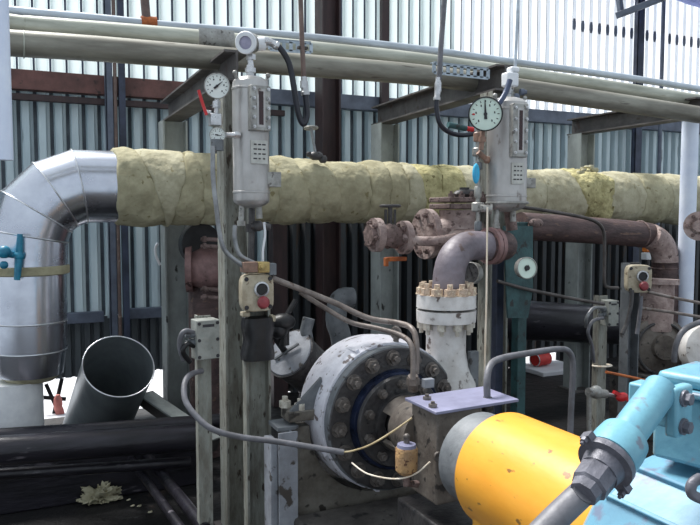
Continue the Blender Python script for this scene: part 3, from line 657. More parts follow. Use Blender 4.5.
# ================================================================== GAUGES
def gauge(px, py, Y, r, label, face, rim, nd, ang, yaw=0, red=False, tick=True):
    c = W(px, py, Y); d = (EYE - c).normalized(); d = Matrix.Rotation(yaw, 3, 'Z') @ d
    t = thing('pressure_gauge', c - V((0, 0, r)), label, 'gauge', 'round dial gauges')
    build(M().lathe([(-.035, r * .8), (-.03, r * .95), (.0, r), (.008, r), (.01, r * .93), (.004, r * .92)], c, d, 40, cap=False).lathe([(-.035, .001), (-.035, r * .8)], c, d, 40, cap=False), 'case', rim, t)
    dl = build(M().lathe([(.0, r * .93), (.003, r * .93)], c, d, 40), 'dial', face, t)
    right = V((0, 0, 1)).cross(d).normalized(); up = d.cross(right); right = -right if right.dot(RGT) < 0 else right
    mb = M()
    if tick:
        for k in range(13):
            a = math.radians(225 - 270 * k / 12); q = right * math.cos(a) + up * math.sin(a)
            mb.bar(c + d * .0035 + q * r * .68, c + d * .0035 + q * r * .8, r * .045, .0015, up=d)
        for k in range(6):
            a = math.radians(225 - 270 * k / 5); q = c + d * .0035 + (right * math.cos(a) + up * math.sin(a)) * r * .54; mb.box(q, (r * .09, .002, r * .12))
        build(mb, 'scale_marks', 'ink', dl)
    q = right * math.cos(ang) + up * math.sin(ang)
    mb = M(); sd = q.cross(d).normalized()
    tip = c + d * .006 + q * r * nd; b0 = c + d * .006 - q * r * .3
    mb.prism([tip + sd * r * .02, tip - sd * r * .02, b0 - sd * r * .09, b0 + sd * r * .09], d * .002); mb.lathe([(.004, r * .11), (.009, r * .11)], c, d, 14)
    build(mb, 'needle', 'ink', dl)
    if red: build(M().box(c + d * .004 - right * r * .66, (r * .2, .003, r * .1)), 'limit_mark', 'red', dl)
    return t, c, d
g1, gc, gd = gauge(217, 86, 3.25, .058, 'small white gauge with grey rim left of the left seal pot', 'dial', 'castgrey', .55, math.radians(40))
build(M().tube(WP([(217, 99), (215.5, 125)], 3.27), .011, 12).hexa(W(216.5, 108, 3.27), (0, 0, 1), .02, .03, False), 'stem', 'silver', g1)
t = thing('needle_valve', W(214, 125, 3.27), 'small steel needle valve with red lever under the small white gauge', 'valve')
build(M().box(W(215, 120, 3.27), (.05, .05, .055)).hexa(W(211, 113, 3.27), (-1, 0, 0), .014, .03, False), 'valve_body', 'silver', t, bevel=.004)
build(M().tube(WP([(198.5, 90), (202, 102), (206.5, 115)], 3.25), .0075, 10), 'lever', 'red', t)
g2, gc, gd = gauge(217.5, 135, 3.24, .036, 'tiny white gauge just below the red-levered needle valve', 'dial', 'castgrey', .6, math.radians(-10))
build(M().lathe([(0, .03), (.05, .03)], gc + V((0, .01, -.07)), (0, 0, 1), 14), 'socket', 'greypaint', g2)
build(M().tube(WP([(226, 135), (240, 135)], 3.26), .012, 12).hexa(W(234, 135, 3.26), (1, 0, 0), .018, .02, False), 'side_stem', 'silver', g2)
g3, gc, gd = gauge(485.5, 114, 2.92, .083, 'large pale gauge with thick black rim left of the right seal pot', 'dialgreen', 'black', .8, math.radians(93), red=True)
build(M().tube(WP([(483, 130), (481, 150)], 2.98), .012, 12).hexa(W(482, 142, 2.98), (0, 0, 1), .02, .025, False), 'stem', 'copper', g3)
g4, gc, gd = gauge(526.5, 268, 2.9, .056, 'round pale green dial on the dark teal bracket right of the violet elbow', 'dialgreen', 'castgrey', .3, math.radians(60), yaw=.5, tick=False)
build(M().lathe([(.004, .014), (.014, .012)], gc, gd, 20), 'hub', 'ink', g4)
g5, gc, gd = gauge(471.5, 273, 3.25, .06, 'round dirty dial half hidden behind the violet elbow', 'pumpdark', 'castgrey', .5, math.radians(120), yaw=-.7)
# teal lever by the gauge
t = thing('lever_handle', W(460, 127, 3.3), 'teal grip lever with red tip left of the large black-rimmed gauge', 'lever')
build(M().tube(WP([(448, 124.5), (466, 128.5)], 3.3), .016, 12), 'grip', 'teal', t)
build(M().tube(WP([(465, 128.2), (472, 129.5)], 3.3), .013, 12).ball(W(472, 129.5, 3.3), .014), 'tip', 'red', t)

# riser left of the right pot with small valves
t = thing('instrument_riser', W(478, 230, 3.15), 'vertical stack of small fittings and valves below the large gauge', 'fitting')
build(M().tube(WP([(478, 128), (478, 235)], 3.15), .012, 12), 'riser', 'castgrey', t)
for (y, r, h, m) in ((137, .024, .05, 'copper'), (152, .03, .045, 'castgrey'), (166, .022, .04, 'greypaint'), (192, .02, .06, 'castgrey'), (207, .034, .05, 'castgrey'), (226, .02, .05, 'greypaint')):
    build(M().lathe([(-h / 2, r * .8), (-h / 2 + .006, r), (h / 2 - .006, r), (h / 2, r * .8)], W(478, y, 3.15), (0, 0, 1), 8), 'fitting_body', m, t)
build(M().tube(WP([(478, 152), (487, 160)], 3.12), .014, 12).ball(W(487, 160, 3.12), .02), 'branch_knob', 'copper', t)
build(M().lathe([(0, .02), (.05, .02), (.05, .028), (.062, .028)], W(480, 208, 3.12), V((1, -.6, -.1)), 14), 'union_branch', 'castgrey', t)
o = W(476, 178, 3.09); mb = M()
mb.torus(o, V((.2, -1, 0)), .022, .008, 24, 8); mb.ball(o, .016, (1, .4, 1.6), 10)
hv = build(mb, 'blue_handle', 'tag', t, label='sky blue handle'); hv.scale = (.8, 1, 1.75)

# dark teal bracket behind
t = thing('instrument_stand', W(515, 420, 3.3) * V((1, 1, 0)), 'dark teal steel stand holding the round pale green dial', 'stand')
x0 = W(520, 260, 3.3).x
build(M().box((x0, 3.3, (W(520, 222, 3.3).z) / 2), (.06, .06, W(520, 222, 3.3).z)), 'upright', 'teal', t, bevel=.003)
build(M().prism(WP([(504, 226), (533, 226), (533, 290), (528, 318), (508, 318)], 3.22), (0, .012, 0)), 'back_plate', 'teal', t)
x1 = W(503, 300, 3.35).x
build(M().box((x1, 3.4, .75), (.05, .05, 1.5)), 'rear_upright', 'darkblue', t, bevel=.003)
build(M().tube(WP([(509, 207), (512, 230)], 3.15), .03, 14), 'drain_fitting', 'rust', t)
build(M().ball(W(536, 223, 3.25), .03, (1.6, 1, .9)), 'rusty_knob', 'rust', t)

# tubes
hose([(488, 205), (520, 207), (560, 213), (592, 220), (603, 230), (604.5, 250), (604.5, 280), (607, 287), (618, 288)], 3.3, .0105, 'tubedark', 'impulse_tube', 'dark tube from the right seal pot bending down to the right push-button post', 'tube')
hose([(497, 281), (530, 290), (580, 300), (604, 304)], 3.2, .010, 'tubedark', 'impulse_tube', 'dark tube from the teal stand to the right junction box', 'tube', sm=3)
hose([(648, 292), (670, 297), (700, 303), (760, 316)], 3.3, .010, 'tubing', 'impulse_tube', 'upper brownish tube leaving the right push-button station', 'tube', sm=3)
hose([(640, 308), (670, 312), (700, 317), (760, 327)], 3.3, .010, 'tubing', 'impulse_tube', 'lower brownish tube leaving the right push-button post', 'tube', sm=3)
hose([(606, 372), (630, 377), (660, 384)], 3.0, .008, 'orange', 'impulse_tube', 'rusty orange tube crossing in front of the right push-button post', 'tube', sm=3)
# white rope
hose([(158, 243), (155.5, 248), (156, 256), (160, 265)], 5.10, .010, 'white', 'rope_end', 'short loop of white rope on the left rear column', 'rope')

# cream rod
t = thing('grounding_cord', W(486, 395, 2.75), 'thin cream cord hanging straight down from the fittings to the hooped pipe', 'cord')
build(M().tube(WP([(487.5, 207), (486.5, 300), (484, 398)], 2.75), .0042, 8), 'cord_run', 'cream', t)

# left tubing from small gauge down
t = hose([(213, 146), (213, 175), (216, 205), (220, 235), (226, 252), (243, 266)], 3.22, .011, 'steeltube', 'impulse_tube', 'steel tube falling from the tiny white gauge to the left terminal block', 'tube')
hose([(235, 225), (235, 240), (240, 255), (252, 262), (262, 266)], 3.25, .0105, 'steeltube', 'impulse_tube', 'steel tube curving from the left seal pot bottom to the terminal block', 'tube')
hose([(264, 222), (265, 235), (263, 250), (263, 262)], 3.3, .006, 'white', 'signal_wire', 'thin white wire hanging below the left seal pot', 'wire')
t = thing('drain_fitting', W(252, 230, 3.36), 'dark drain fitting beneath the left seal pot', 'fitting')
build(M().tube(WP([(252, 208), (251, 260)], 3.38), .016, 12).hexa(W(251, 232, 3.38), (0, 0, 1), .026, .04, False), 'drop_pipe', 'pumpdark', t)
build(M().tube(WP([(250, 226), (270, 227)], 3.36), .016, 12).ball(W(258, 226, 3.36), .028), 'cross_valve', 'pumpdark', t)
# seal tubes to the pump
hose([(272, 278, 3.22), (300, 289, 3.2), (335, 303, 3.15), (368, 318, 3.05), (398, 323, 2.95), (412, 329, 2.85), (416.5, 345, 2.8), (416, 374, 2.78)], 3.2, .014, 'tubing', 'seal_tube', 'upper grey-brown tube from the left terminal block arching over the pump', 'tube')
hose([(300, 292, 3.24), (325, 308, 3.2), (350, 322, 3.1), (380, 329, 2.95), (402, 336, 2.85), (412, 348, 2.78), (413, 380, 2.74)], 3.2, .012, 'tubing', 'seal_tube', 'lower grey-brown tube entering the pump seal from above', 'tube')

# ================================================================== LEFT BOXES
def button_station(px, py, Y, s, label, yaw=0):
    c = W(px, py, Y); R = Matrix.Rotation(yaw, 3, 'Z'); t = thing('button_station', c - V((0, 0, .1 * s)), label, 'switch', 'push-button stations')
    d = R @ V((0, -1, 0)); e = R @ V((1, 0, 0)); u = V((0, 0, 1))
    poly = []
    for k in range(32):
        a = 2 * PI * k / 32 ; cx, sx = math.cos(a), math.sin(a); n = 5.0
        rr = (abs(cx) ** n + abs(sx) ** n) ** (-1 / n); poly.append(c + e * (cx * rr * .076 * s) + u * (sx * rr * .087 * s))
    bx = build(M().prism(poly, -d * .07 * s), 'enclosure', 'beige', t, bevel=.006)
    for sx in (-1, 1):
        for sz in (-1, 1): build(M().lathe([(0, .011 * s), (.006, .009 * s)], c + e * sx * .057 * s + u * sz * .066 * s, d, 10), 'screw', 'ink', bx)
    k1 = c + u * .018 * s + e * .012 * s
    lb = build(M().lathe([(0, .036 * s), (.016, .036 * s), (.018, .028 * s), (.01, .026 * s)], k1, d, 28, cap=False), 'button_collar', 'silver', t)
    build(M().lathe([(0, .027 * s), (.014, .024 * s)], k1, d, 24), 'black_button', 'black', lb)
    k2 = c - u * .042 * s + e * .014 * s
    build(M().lathe([(0, .014 * s), (.022, .014 * s), (.022, .028 * s), (.032, .03 * s), (.044, .022 * s), (.048, .006 * s)], k2, d, 24), 'stop_button', 'oldred', t, label='faded red mushroom stop button')
    return t, c, e, u, d
bt, c, e, u, d = button_station(258.5, 293, 3.2, 1.0, 'beige push-button station with red stop button on the left post')
t = thing('terminal_block', W(257, 271, 3.22), 'brown and brass terminal block sitting above the left push-button station', 'block')
build(M().box(W(249, 267, 3.22), (.07, .06, .048)), 'brown_half', 'copper', t, bevel=.003)
build(M().box(W(262, 267, 3.22), (.055, .065, .05)).hexa(W(261, 267, 3.19), (0, -1, 0), .016, .012), 'brass_half', 'brass', t, bevel=.003)
build(M().box(W(271, 269, 3.22), (.035, .06, .055)), 'end_cap', 'greypaint', t, bevel=.003)
x0 = W(257, 400, 3.3).x
t = thing('switch_post', (x0, 3.33, 0), 'weathered post under the left push-button station', 'post', 'posts holding push-button stations')
build(M().bar((x0, 3.33, 0), (x0, 3.33, W(257, 262, 3.33).z), .012, .12, up=(1, 0, 0)).bar((x0 + .055, 3.30, 0), (x0 + .055, 3.30, W(257, 262, 3.33).z), .06, .012, up=(1, 0, 0)).bar((x0 - .055, 3.30, 0), (x0 - .055, 3.30, W(257, 262, 3.33).z), .06, .012, up=(1, 0, 0)), 'channel', 'weathered', t)
t = thing('rubber_boot', W(257, 358, 3.25), 'shiny black rubber cover wrapped on the post under the left push-button station', 'cover')
mb = M(); rings = []
for k in range(9):
    f = k / 8; c = W(257.5, 317 + 42 * f, 3.28); w = .068 + .006 * math.sin(f * 9) + .004 * f; ring = []
    for j in range(28):
        a = 2 * PI * j / 28; n = 3.4; rr = (abs(math.cos(a)) ** n + abs(math.sin(a)) ** n) ** (-1 / n)
        ring.append(c + V((math.cos(a) * rr * w + .004 * math.sin(j * 2.3), math.sin(a) * rr * .06, 0)))
    rings.append(ring)
build(mb.ringsurf(rings), 'sleeve', 'black', t, angle=60)
build(M().box(W(245, 314, 3.26), (.035, .05, .02)), 'clamp_ear', 'beige', t, bevel=.003)
build(M().box(W(272, 318, 3.26), (.02, .05, .03)), 'clamp_ear', 'beige', t, bevel=.003)

def junction_box(px, py, Y, w, h, label, yaw=0):
    c = W(px, py, Y); R = Matrix.Rotation(yaw, 3, 'Z'); t = thing('junction_box', c - V((0, 0, h / 2)), label, 'box', 'grey junction boxes')
    d = R @ V((0, -1, 0)); e = R @ V((1, 0, 0))
    build(M().box(c - d * .02, (w, .07, h), R), 'body', 'greybox', t, bevel=.004)
    ld = build(M().box(c + d * .02, (w * .98, .012, h * .98), R), 'lid', 'greybox', t, bevel=.002)
    for sx in (-1, 1):
        for sz in (-1, 0, 1): build(M().lathe([(0, .008), (.004, .007)], c + d * .026 + e * sx * w * .4 + V((0, 0, sz * h * .42)), d, 10), 'screw', 'ink', ld)
    build(M().box(c + d * .027 + V((0, 0, h * .36)), (w * .5, .002, h * .07), R), 'label_strip', 'ink', ld)
    for k in (-.1, -.32):
        a = c - e * (w / 2) + V((0, 0, h * (k + .25))) - d * .01; build(M().lathe([(0, .018), (.02, .018), (.02, .014), (.04, .013)], a, -e, 12), 'cable_gland', 'greypaint', t)
    return t
junction_box(206.5, 339, 3.12, .105, .175, 'grey junction box on its own slim post at left', .12)
x0 = W(206, 420, 3.17).x
t = thing('box_post', (x0, 3.17, 0), 'slim pale weathered post carrying the left junction box', 'post', 'slim posts carrying junction boxes')
build(M().bar((x0, 3.19, 0), (x0, 3.19, W(206, 316, 3.17).z), .008, .062, up=(1, 0, 0)).bar((x0 - .028, 3.21, 0), (x0 - .028, 3.21, W(206, 316, 3.17).z), .05, .008, up=(1, 0, 0)), 'angle_bar', 'weathered', t)
hose([(194, 333, 3.12), (186, 331, 3.1), (181, 336, 3.1), (180, 348, 3.12), (184, 360, 3.14)], 3.12, .012, 'greyhose', 'cable', 'upper grey cable looping from the left junction box', 'cable')
hose([(194, 346, 3.12), (187, 344, 3.1), (183, 352, 3.1), (190, 362, 3.13)], 3.12, .011, 'black', 'cable', 'lower black cable looping tightly from the left junction box', 'cable')
t = hose([(202, 371, 3.14), (194, 373, 3.1), (187, 378, 3.05), (184, 388, 3.0), (186, 402, 2.95), (196, 416, 2.9), (212, 429, 2.85), (240, 437, 2.82), (280, 442, 2.78), (344, 452.5, 2.65)], 3, .0125, 'greyhose', 'cable_conduit', 'grey cable conduit looping low across the left posts to the pump', 'conduit')
hose([(343, 452, 2.65), (352, 451, 2.63), (370, 445, 2.55), (392, 432, 2.5), (412, 418, 2.47)], 2.6, .004, 'creamwire', 'signal_wire', 'straw wire from the grey conduit end up to the bearing housing', 'wire')
hose([(352, 463, 2.62), (368, 474, 2.5), (395, 479, 2.42), (415, 474, 2.38), (430, 462, 2.34)], 2.5, .0035, 'cream', 'signal_wire', 'pale sagging wire below the rusty oiler on the pump', 'wire')

# rusty valve behind the left column
t = thing('gate_valve', W(205, 300, 4.75), 'pinkish rusty valve between the two left columns below the insulated pipe', 'valve')
c = W(208, 268, 4.75)
build(M().lathe([(-.14, .02), (-.14, .16), (-.10, .16), (-.10, .12), (.0, .15), (.1, .12), (.1, .16), (.14, .16), (.14, .02)], c, (1, -.3, 0), 32), 'valve_body', 'rustred', t)
for y in (239, 246, 289, 297): build(M().tube(WP([(203, y), (222, y + 1)], 4.58), .014, 10).hexa(W(206, y, 4.58), (-1, 0, 0), .022, .02), 'flange_bolt', 'rust', t)
build(M().lathe([(0, .14), (.06, .14)], W(198, 244, 4.8), (.2, -1, 0), 30), 'black_cover', 'black', t)
build(M().tube([c + V((0, .1, 0)), c + V((0, .1, -1.55))], .11, 24), 'drop_pipe', 'rustpipe', t)

# disc capped fitting behind the pump casing
t = thing('suction_strainer', W(300, 392, 3.8) * V((1, 1, 0)), 'stubby dark capped fitting with pale round end plate behind the pump casing', 'fitting')
c = W(290, 353, 3.75); ax = V((-.72, -.36, .60)).normalized()
build(M().lathe([(-.35, .13), (-.02, .14), (-.02, .15), (.0, .15)], c, ax, 36), 'barrel_body', 'pumpdark', t)
pe = build(M().lathe([(.0, .14), (.008, .138), (.010, .12), (.010, .001)], c, ax, 36), 'end_plate', 'ltpedestal', t)
cb_ = c - ax * .2; build(M().lathe([(0, .06), (cb_.z, .06)], (cb_.x, cb_.y, 0), (0, 0, 1), 20), 'support_leg', 'pumpdark', t)
ax_, u_, w_ = frame(ax)
build(M().bar(c + ax * .02 - u_ * .07 - w_ * .06, c + ax * .03 + u_ * .06 + w_ * .05, .012, .012, up=ax), 'rib', 'greypaint', pe)
build(M().tube([c + ax * .01 - u_ * .03, c + ax * .09 + V((-.04, 0, .06))], .02, 10), 'lever', 'black', t)
t = thing('hand_valve', W(283, 325, 3.7), 'black oily valve cluster left of the pump beneath the tubes', 'valve')
build(M().ball(W(283, 322, 3.7), .06, (1.2, 1, .8)).ball(W(279, 330, 3.7), .05).tube(WP([(283, 322), (296, 300)], 3.72), .016, 10).tube(WP([(284, 315), (284, 345)], 3.72), .03, 12), 'valve_body', 'black', t)
build(M().tube(WP([(308, 345), (306, 330), (309, 318)], 3.75), .035, 12), 'branch', 'greypaint', t)
t = thing('vertical_pipe', W(338, 380, 4.2), 'dark grey elbowed pipe rising behind the top of the pump casing', 'pipe')
build(M().tube([W(345, 420, 4.3) * V((1, 1, 0))] + WP([(345, 420), (342, 345), (336, 320), (340, 300), (352, 298)], 4.3), .07, 18, smooth=5), 'pipe_run', 'greypaint', t)

# ================================================================== PUMP
pc = W(396, 419, 2.93); PX, PZ = pc.x, pc.z; QX, QZ = 1.535, PZ + .05
def AX(y): return V((PX, y, PZ))
t = thing('centrifugal_pump', (PX, 3.1, .3), 'large grimy centrifugal pump with bolted round cover and silver casing', 'pump')
AY = V((0, -1, 0))
cs = build(M().lathe([(-3.46, .10), (-3.44, .22), (-3.36, .31), (-3.28, .35), (-3.18, .366), (-3.08, .366), (-2.985, .355), (-2.985, .2)], V((PX, 0, PZ)), AY, 72, cap=False), 'casing', 'silverpaint', t)
for an in (2.05, 3.55, 4.55):
    q = V((math.cos(an), 0, math.sin(an)))
    build(M().bar(V((PX, 3.0, PZ)) + q * .36, V((PX, 3.2, PZ)) + q * .352, .02, .022, up=q), 'casting_rib', 'silverpaint', cs)
build(M().lathe([(-2.99, .20), (-2.99, .338), (-2.94, .338), (-2.935, .332), (-2.935, .20)], V((PX, 0, PZ)), AY, 72, cap=False), 'cover_flange', 'pumpdark', t)
build(M().lathe([(-2.94, .338), (-2.945, .344), (-2.985, .344)], V((PX, 0, PZ)), AY, 72, cap=False), 'flange_edge', 'greypaint', t)
build(M().lathe([(-2.94, .215), (-2.94, .238), (-2.925, .240), (-2.90, .23), (-2.90, .2)], V((PX, 0, PZ)), AY, 64, cap=False), 'wet_ring', 'oilblue', t)
build(M().lathe([(-2.96, .222), (-2.89, .216), (-2.88, .21), (-2.88, .14), (-2.85, .14), (-2.85, .10)], V((PX, 0, PZ)), AY, 56, cap=False), 'seal_cover', 'pumpdark', t)
bolt = None
for k in range(16):
    an = math.radians(3 + 22.5 * k); q = V((PX + .292 * math.cos(an), 2.936, PZ + .292 * math.sin(an)))
    if bolt is None:
        bolt = build(M().hexa(q, AY, .029, .03).lathe([(0, .037), (.006, .037)], q, AY, 20), 'cover_bolt', 'boltdark', t); off = WL[bolt.name] - q
    else: copy_part(bolt, t, q + off)
bolt = None
for k in range(10):
    an = math.radians(18 + 36 * k); q = V((PX + .178 * math.cos(an), 2.88, PZ + .178 * math.sin(an)))
    if bolt is None:
        bolt = build(M().hexa(q, AY, .023, .024), 'seal_bolt', 'boltdark', t); off = WL[bolt.name] - q
    else: copy_part(bolt, t, q + off)
# bearing bracket (yoke) between cover and housing
mb = M(); mb.lathe([(-2.90, .125), (-2.80, .12), (-2.72, .115), (-2.70, .105)], V((PX, 0, PZ)), AY, 40, a0=.6, a1=2.6, cap=False, ref=(1, 0, 0)); 
mb.lathe([(-2.90, .125), (-2.80, .12), (-2.72, .115), (-2.70, .105)], V((PX, 0, PZ)), AY, 40, a0=3.7, a1=5.7, cap=False, ref=(1, 0, 0))
build(mb, 'yoke', 'brownpump', t, solid=.02)
build(M().lathe([(-2.88, .085), (-2.80, .085), (-2.80, .06), (-2.74, .06), (-2.74, .10), (-2.72, .10), (-2.72, .03)], V((PX, 0, PZ)), AY, 40, cap=False), 'seal_gland', 'pumpdark', t)
build(M().lathe([(-2.80, .04), (-1.9, .04)], V((PX, 0, PZ)), AY, 24), 'shaft', 'shaft', t)
build(M().torus(AX(2.77), AY, .07, .012, 36, 8), 'polished_ring', 'shaft', t)
build(M().lathe([(-2.72, .115), (-2.66, .125), (-2.60, .14), (-2.54, .14), (-2.54, .03)], V((QX + .03, 0, QZ - .02)), AY, 40), 'bearing_nose', 'brownpump', t)
bx = QX + .045; zt, zb = W(437, 413, 2.36).z, W(437, 506, 2.36).z
bh = build(M().box((bx, 2.46, (zt + zb) / 2), (.21, .2, zt - zb)), 'bearing_housing', 'brownpump', t, bevel=.008)
build(M().box((bx, 2.355, zb + .15), (.03, .02, .26)), 'housing_rib', 'greypaint', bh, bevel=.004)
build(M().lathe([(0, .02), (.012, .02)], (bx - .10, 2.36, zb + .2), AY, 14), 'plug', 'boltdark', bh)
tp = build(M().prism([(bx - .125, 2.335, zt), (bx + .27, 2.335, zt + .008), (bx + .27, 2.58, zt + .008), (bx - .125, 2.58, zt)], (0, 0, .012)), 'top_plate', 'lilacplate', t, bevel=.002)
for q in ((bx - .06, 2.51), (bx - .10, 2.40)): build(M().hexa((q[0], q[1], zt + .012), (0, 0, 1), .017, .014), 'plate_bolt', 'boltdark', tp)
build(M().lathe([(-2.24, .10), (-2.23, .15), (-2.20, .172), (-2.04, .175)], V((QX + .02, 0, QZ)), AY, 48), 'coupling_hub', 'greypaint', t)
# nozzle
NY = 3.05; nx = W(446, 330, NY).x
zf0, zf1, zf2, zf3 = W(446, 321, NY).z, W(446, 309.5, NY).z, W(446, 307, NY).z, W(446, 294, NY).z
nz = build(M().lathe([(PZ + .0, .16), (PZ + .12, .15), (PZ + .2, .115), (PZ + .28, .10), (zf0 - .03, .10), (zf0, .112)], (nx - .0, NY, 0), (0, 0, 1), 40, cap=False), 'discharge_nozzle', 'whitepaint', t)
build(M().lathe([(zf0, .10), (zf0, .148), (zf1, .15), (zf1, .1)], (nx, NY, 0), (0, 0, 1), 48, cap=False), 'nozzle_flange', 'whitepaint', t)
build(M().bar((nx + .11, NY - .08, PZ + .1), (nx + .11, NY - .08, PZ + .28), .03, .05, up=(1, 0, 0)), 'nozzle_rib', 'greypaint', nz, bevel=.004)
bolt = None
for k in range(10):
    an = 2 * PI * k / 10 + .2; q = V((nx + .125 * math.cos(an), NY + .125 * math.sin(an), zf0))
    if bolt is None:
        bolt = build(M().hexa(q, (0, 0, -1), .021, .034), 'flange_nut', 'nutpale', t); off = WL[bolt.name] - q
    else: copy_part(bolt, t, q + off)
# feet lugs + lifting eye
fl = build(M().box((PX - .385, 3.12, PZ + .03), (.20, .12, .05)), 'casing_foot', 'pedestal', t, bevel=.006)
build(M().prism([V((PX - .48, 3.07, PZ + .05)), V((PX - .32, 3.07, PZ + .20)), V((PX - .30, 3.07, PZ + .05))], (0, .02, 0)), 'foot_gusset', 'greypaint', fl)
for x, y in ((PX - .42, 3.09), (PX - .47, 3.16)): build(M().hexa((x, y, PZ + .055), (0, 0, 1), .028, .03), 'foot_nut', 'nutpale', fl)
build(M().box((PX + .385, 3.12, PZ + .03), (.20, .12, .05)), 'casing_foot', 'pedestal', t, bevel=.006)
c = W(396, 333, 3.0); build(M().torus(c, V((1, .5, 0)), .025, .008, 24, 8).tube([c - V((0, 0, .02)), c - V((0, 0, .06))], .014, 10), 'lifting_eye', 'boltdark', t)
build(M().tube([W(413, 376, 2.76), W(413, 390, 2.78)], .024, 12).hexa(W(413, 378, 2.76), (0, 0, -1), .03, .03, False), 'seal_port', 'tubing', t)
build(M().box(W(428, 383, 2.7), (.05, .03, .04)), 'small_plate', 'ltpedestal', t, bevel=.003)

# pump pedestal & plinth
t = thing('pump_pedestal', (PX, 3.2, 0), 'grimy steel pedestal plates carrying the pump casing', 'pedestal')
zl = PZ - .03
poly = []
xl, xr = PX - .47, PX + .47
poly = [V((xl, 3.10, 0)), V((xl, 3.10, zl))]
for k in range(17):
    an = PI + PI * k / 16; poly.append(V((PX + .372 * math.cos(an), 3.10, PZ - .03 + .372 * math.sin(an))))
poly += [V((xr, 3.10, zl)), V((xr, 3.10, 0))]
build(M().prism(poly, (0, .16, 0)), 'saddle_plate', 'pedestal', t)
build(M().bar((xl - .012, 3.11, 0), (xl - .012, 3.11, zl), .12, .012, up=(1, 0, 0)).bar((xl - .03, 3.04, 0), (xl - .03, 3.04, zl), .012, .09, up=(1, 0, 0)), 'side_angle', 'ltpedestal', t)
build(M().bar((xl - .085, 3.12, 0), (xl - .085, 3.12, zl - .04), .10, .035, up=(1, 0, 0)), 'side_bar', 'ltpedestal', t, bevel=.004)
build(M().box((xl - .02, 3.13, zl + .01), (.10, .14, .02)), 'cap_plate', 'greypaint', t, bevel=.003)
t = thing('pump_plinth', (PX, 2.2, 0), 'dark stained concrete plinth under the pump and motor', 'plinth')
build(M().box((PX + .05, 1.9, .13), (1.05, 2.34, .26)), 'concrete_block', 'concrete', t, bevel=.02)
build(M().box((PX + .05, 2.45, .34), (.34, .5, .16)), 'bearing_support', 'pumpdark', t, bevel=.01)

# oiler
t = thing('oiler_cup', W(406, 476, 2.42), 'small rusty oiler cup with pale lid in front of the bearing housing', 'oiler')
c = W(406.5, 459, 2.42); x, y = c.x, c.y
build(M().lathe([(W(406, 474, 2.42).z, .028), (W(406, 470, 2.42).z, .043), (W(406, 449, 2.42).z, .045), (W(406, 447, 2.42).z, .04)], (x, y, 0), (0, 0, 1), 28), 'cup', 'oiler', t)
build(M().lathe([(W(406, 448, 2.42).z, .04), (W(406, 444, 2.42).z, .036), (W(406, 443, 2.42).z, .02)], (x, y, 0), (0, 0, 1), 24), 'lid', 'lilacplate', t)
build(M().tube([(x, y, W(406, 444, 2.42).z), (x, y, W(406, 437, 2.42).z)], .012, 10).ball((x, y, W(406, 437, 2.42).z), .014), 'lid_knob', 'boltdark', t)
build(M().tube([(x, y, W(406, 474, 2.42).z), (x, y, W(406, 484, 2.42).z), (x + .06, y + .02, W(406, 488, 2.42).z)], .015, 10), 'feed_elbow', 'rust', t)

# coupling guard
t = thing('coupling_guard', (PX, 1.7, PZ - .19), 'bright yellow cylindrical coupling guard between pump and motor', 'guard')
GX, GZ, GR = QX + .014, QZ + .008, .204
build(M().lathe([(-2.035, GR - .004), (-2.03, GR), (-1.36, GR)], V((GX, 0, GZ)), AY, 64, cap=False), 'cylinder_shell', 'yellow', t, solid=.004)
build(M().lathe([(-2.034, GR), (-2.034, .175)], V((GX, 0, GZ)), AY, 64, cap=False), 'end_lip', 'yellow', t, solid=.004)
for sx in (-1, 1): build(M().bar((GX + sx * .15, 1.7, .26), (GX + sx * .15, 1.7, GZ - .12), .6, .006, up=(1, 0, 0)), 'skirt', 'yellow', t)

# motor
t = thing('electric_motor', (PX, 1.0, .26), 'light blue electric motor at the lower right end of the yellow guard', 'motor')
MX, MZ = QX + .03, QZ - .01
MR = .275
mo = build(M().lathe([(-1.47, .10), (-1.46, .19), (-1.43, .235), (-1.40, .262), (-1.36, MR), (-.6, MR), (-.55, .25), (-.5, .1)], V((MX, 0, MZ)), AY, 16, cap=True), 'frame_body', 'motor', t, angle=15)
for k in range(16):
    an = 2 * PI * k / 16; q = V((math.cos(an), 0, math.sin(an)))
    build(M().bar(V((MX, 1.37, MZ)) + q * (MR + .002), V((MX, .61, MZ)) + q * (MR + .002), .012, .022, up=q), 'body_rib', 'motor', t, bevel=.003)
for sx in (-1, 1): build(M().box((MX + sx * .2, 1.0, (MZ - .14 + .26) / 2), (.12, .6, MZ - .14 - .26)), 'foot_block', 'motor', t, bevel=.01)
# terminal box with conduit
bc = D(706, 420, 1.82)
Rb = Matrix.Rotation(.25, 3, 'Z')
tb = build(M().box(bc + V((.03, .0, -.02)), (.21, .22, .17), Rb), 'terminal_box', 'motorbox', t, bevel=.012)
lz = bc + V((.03, 0, .078))
build(M().box(lz, (.25, .26, .016), Rb), 'lid_flange', 'motorbox', tb, bevel=.005)
build(M().box(lz + V((0, 0, .026)), (.20, .21, .036), Rb), 'lid_dome', 'motorbox', tb, bevel=.014)
for sx in (-1, 0, 1):
    for sy in (-1, 1):
        build(M().hexa(lz + Rb @ V((sx * .105, sy * .112, .008)), (0, 0, 1), .013, .014, False).lathe([(0, .018), (.004, .018)], lz + Rb @ V((sx * .105, sy * .112, .008)), (0, 0, 1), 14), 'lid_bolt', 'motorbox', tb)
f0 = D(668, 408, 1.60)
e_ = Rb @ V((1, 0, 0)); d_ = Rb @ V((0, -1, 0))
fc_ = D(679, 410, 1.63)
sf = build(M().box(fc_, (.075, .03, .115), Rb), 'side_flange', 'motorbox', tb, bevel=.008)
build(M().box(fc_ + V((.0, .06, .0)), (.055, .12, .09), Rb), 'flange_neck', 'motorbox', sf, bevel=.006)
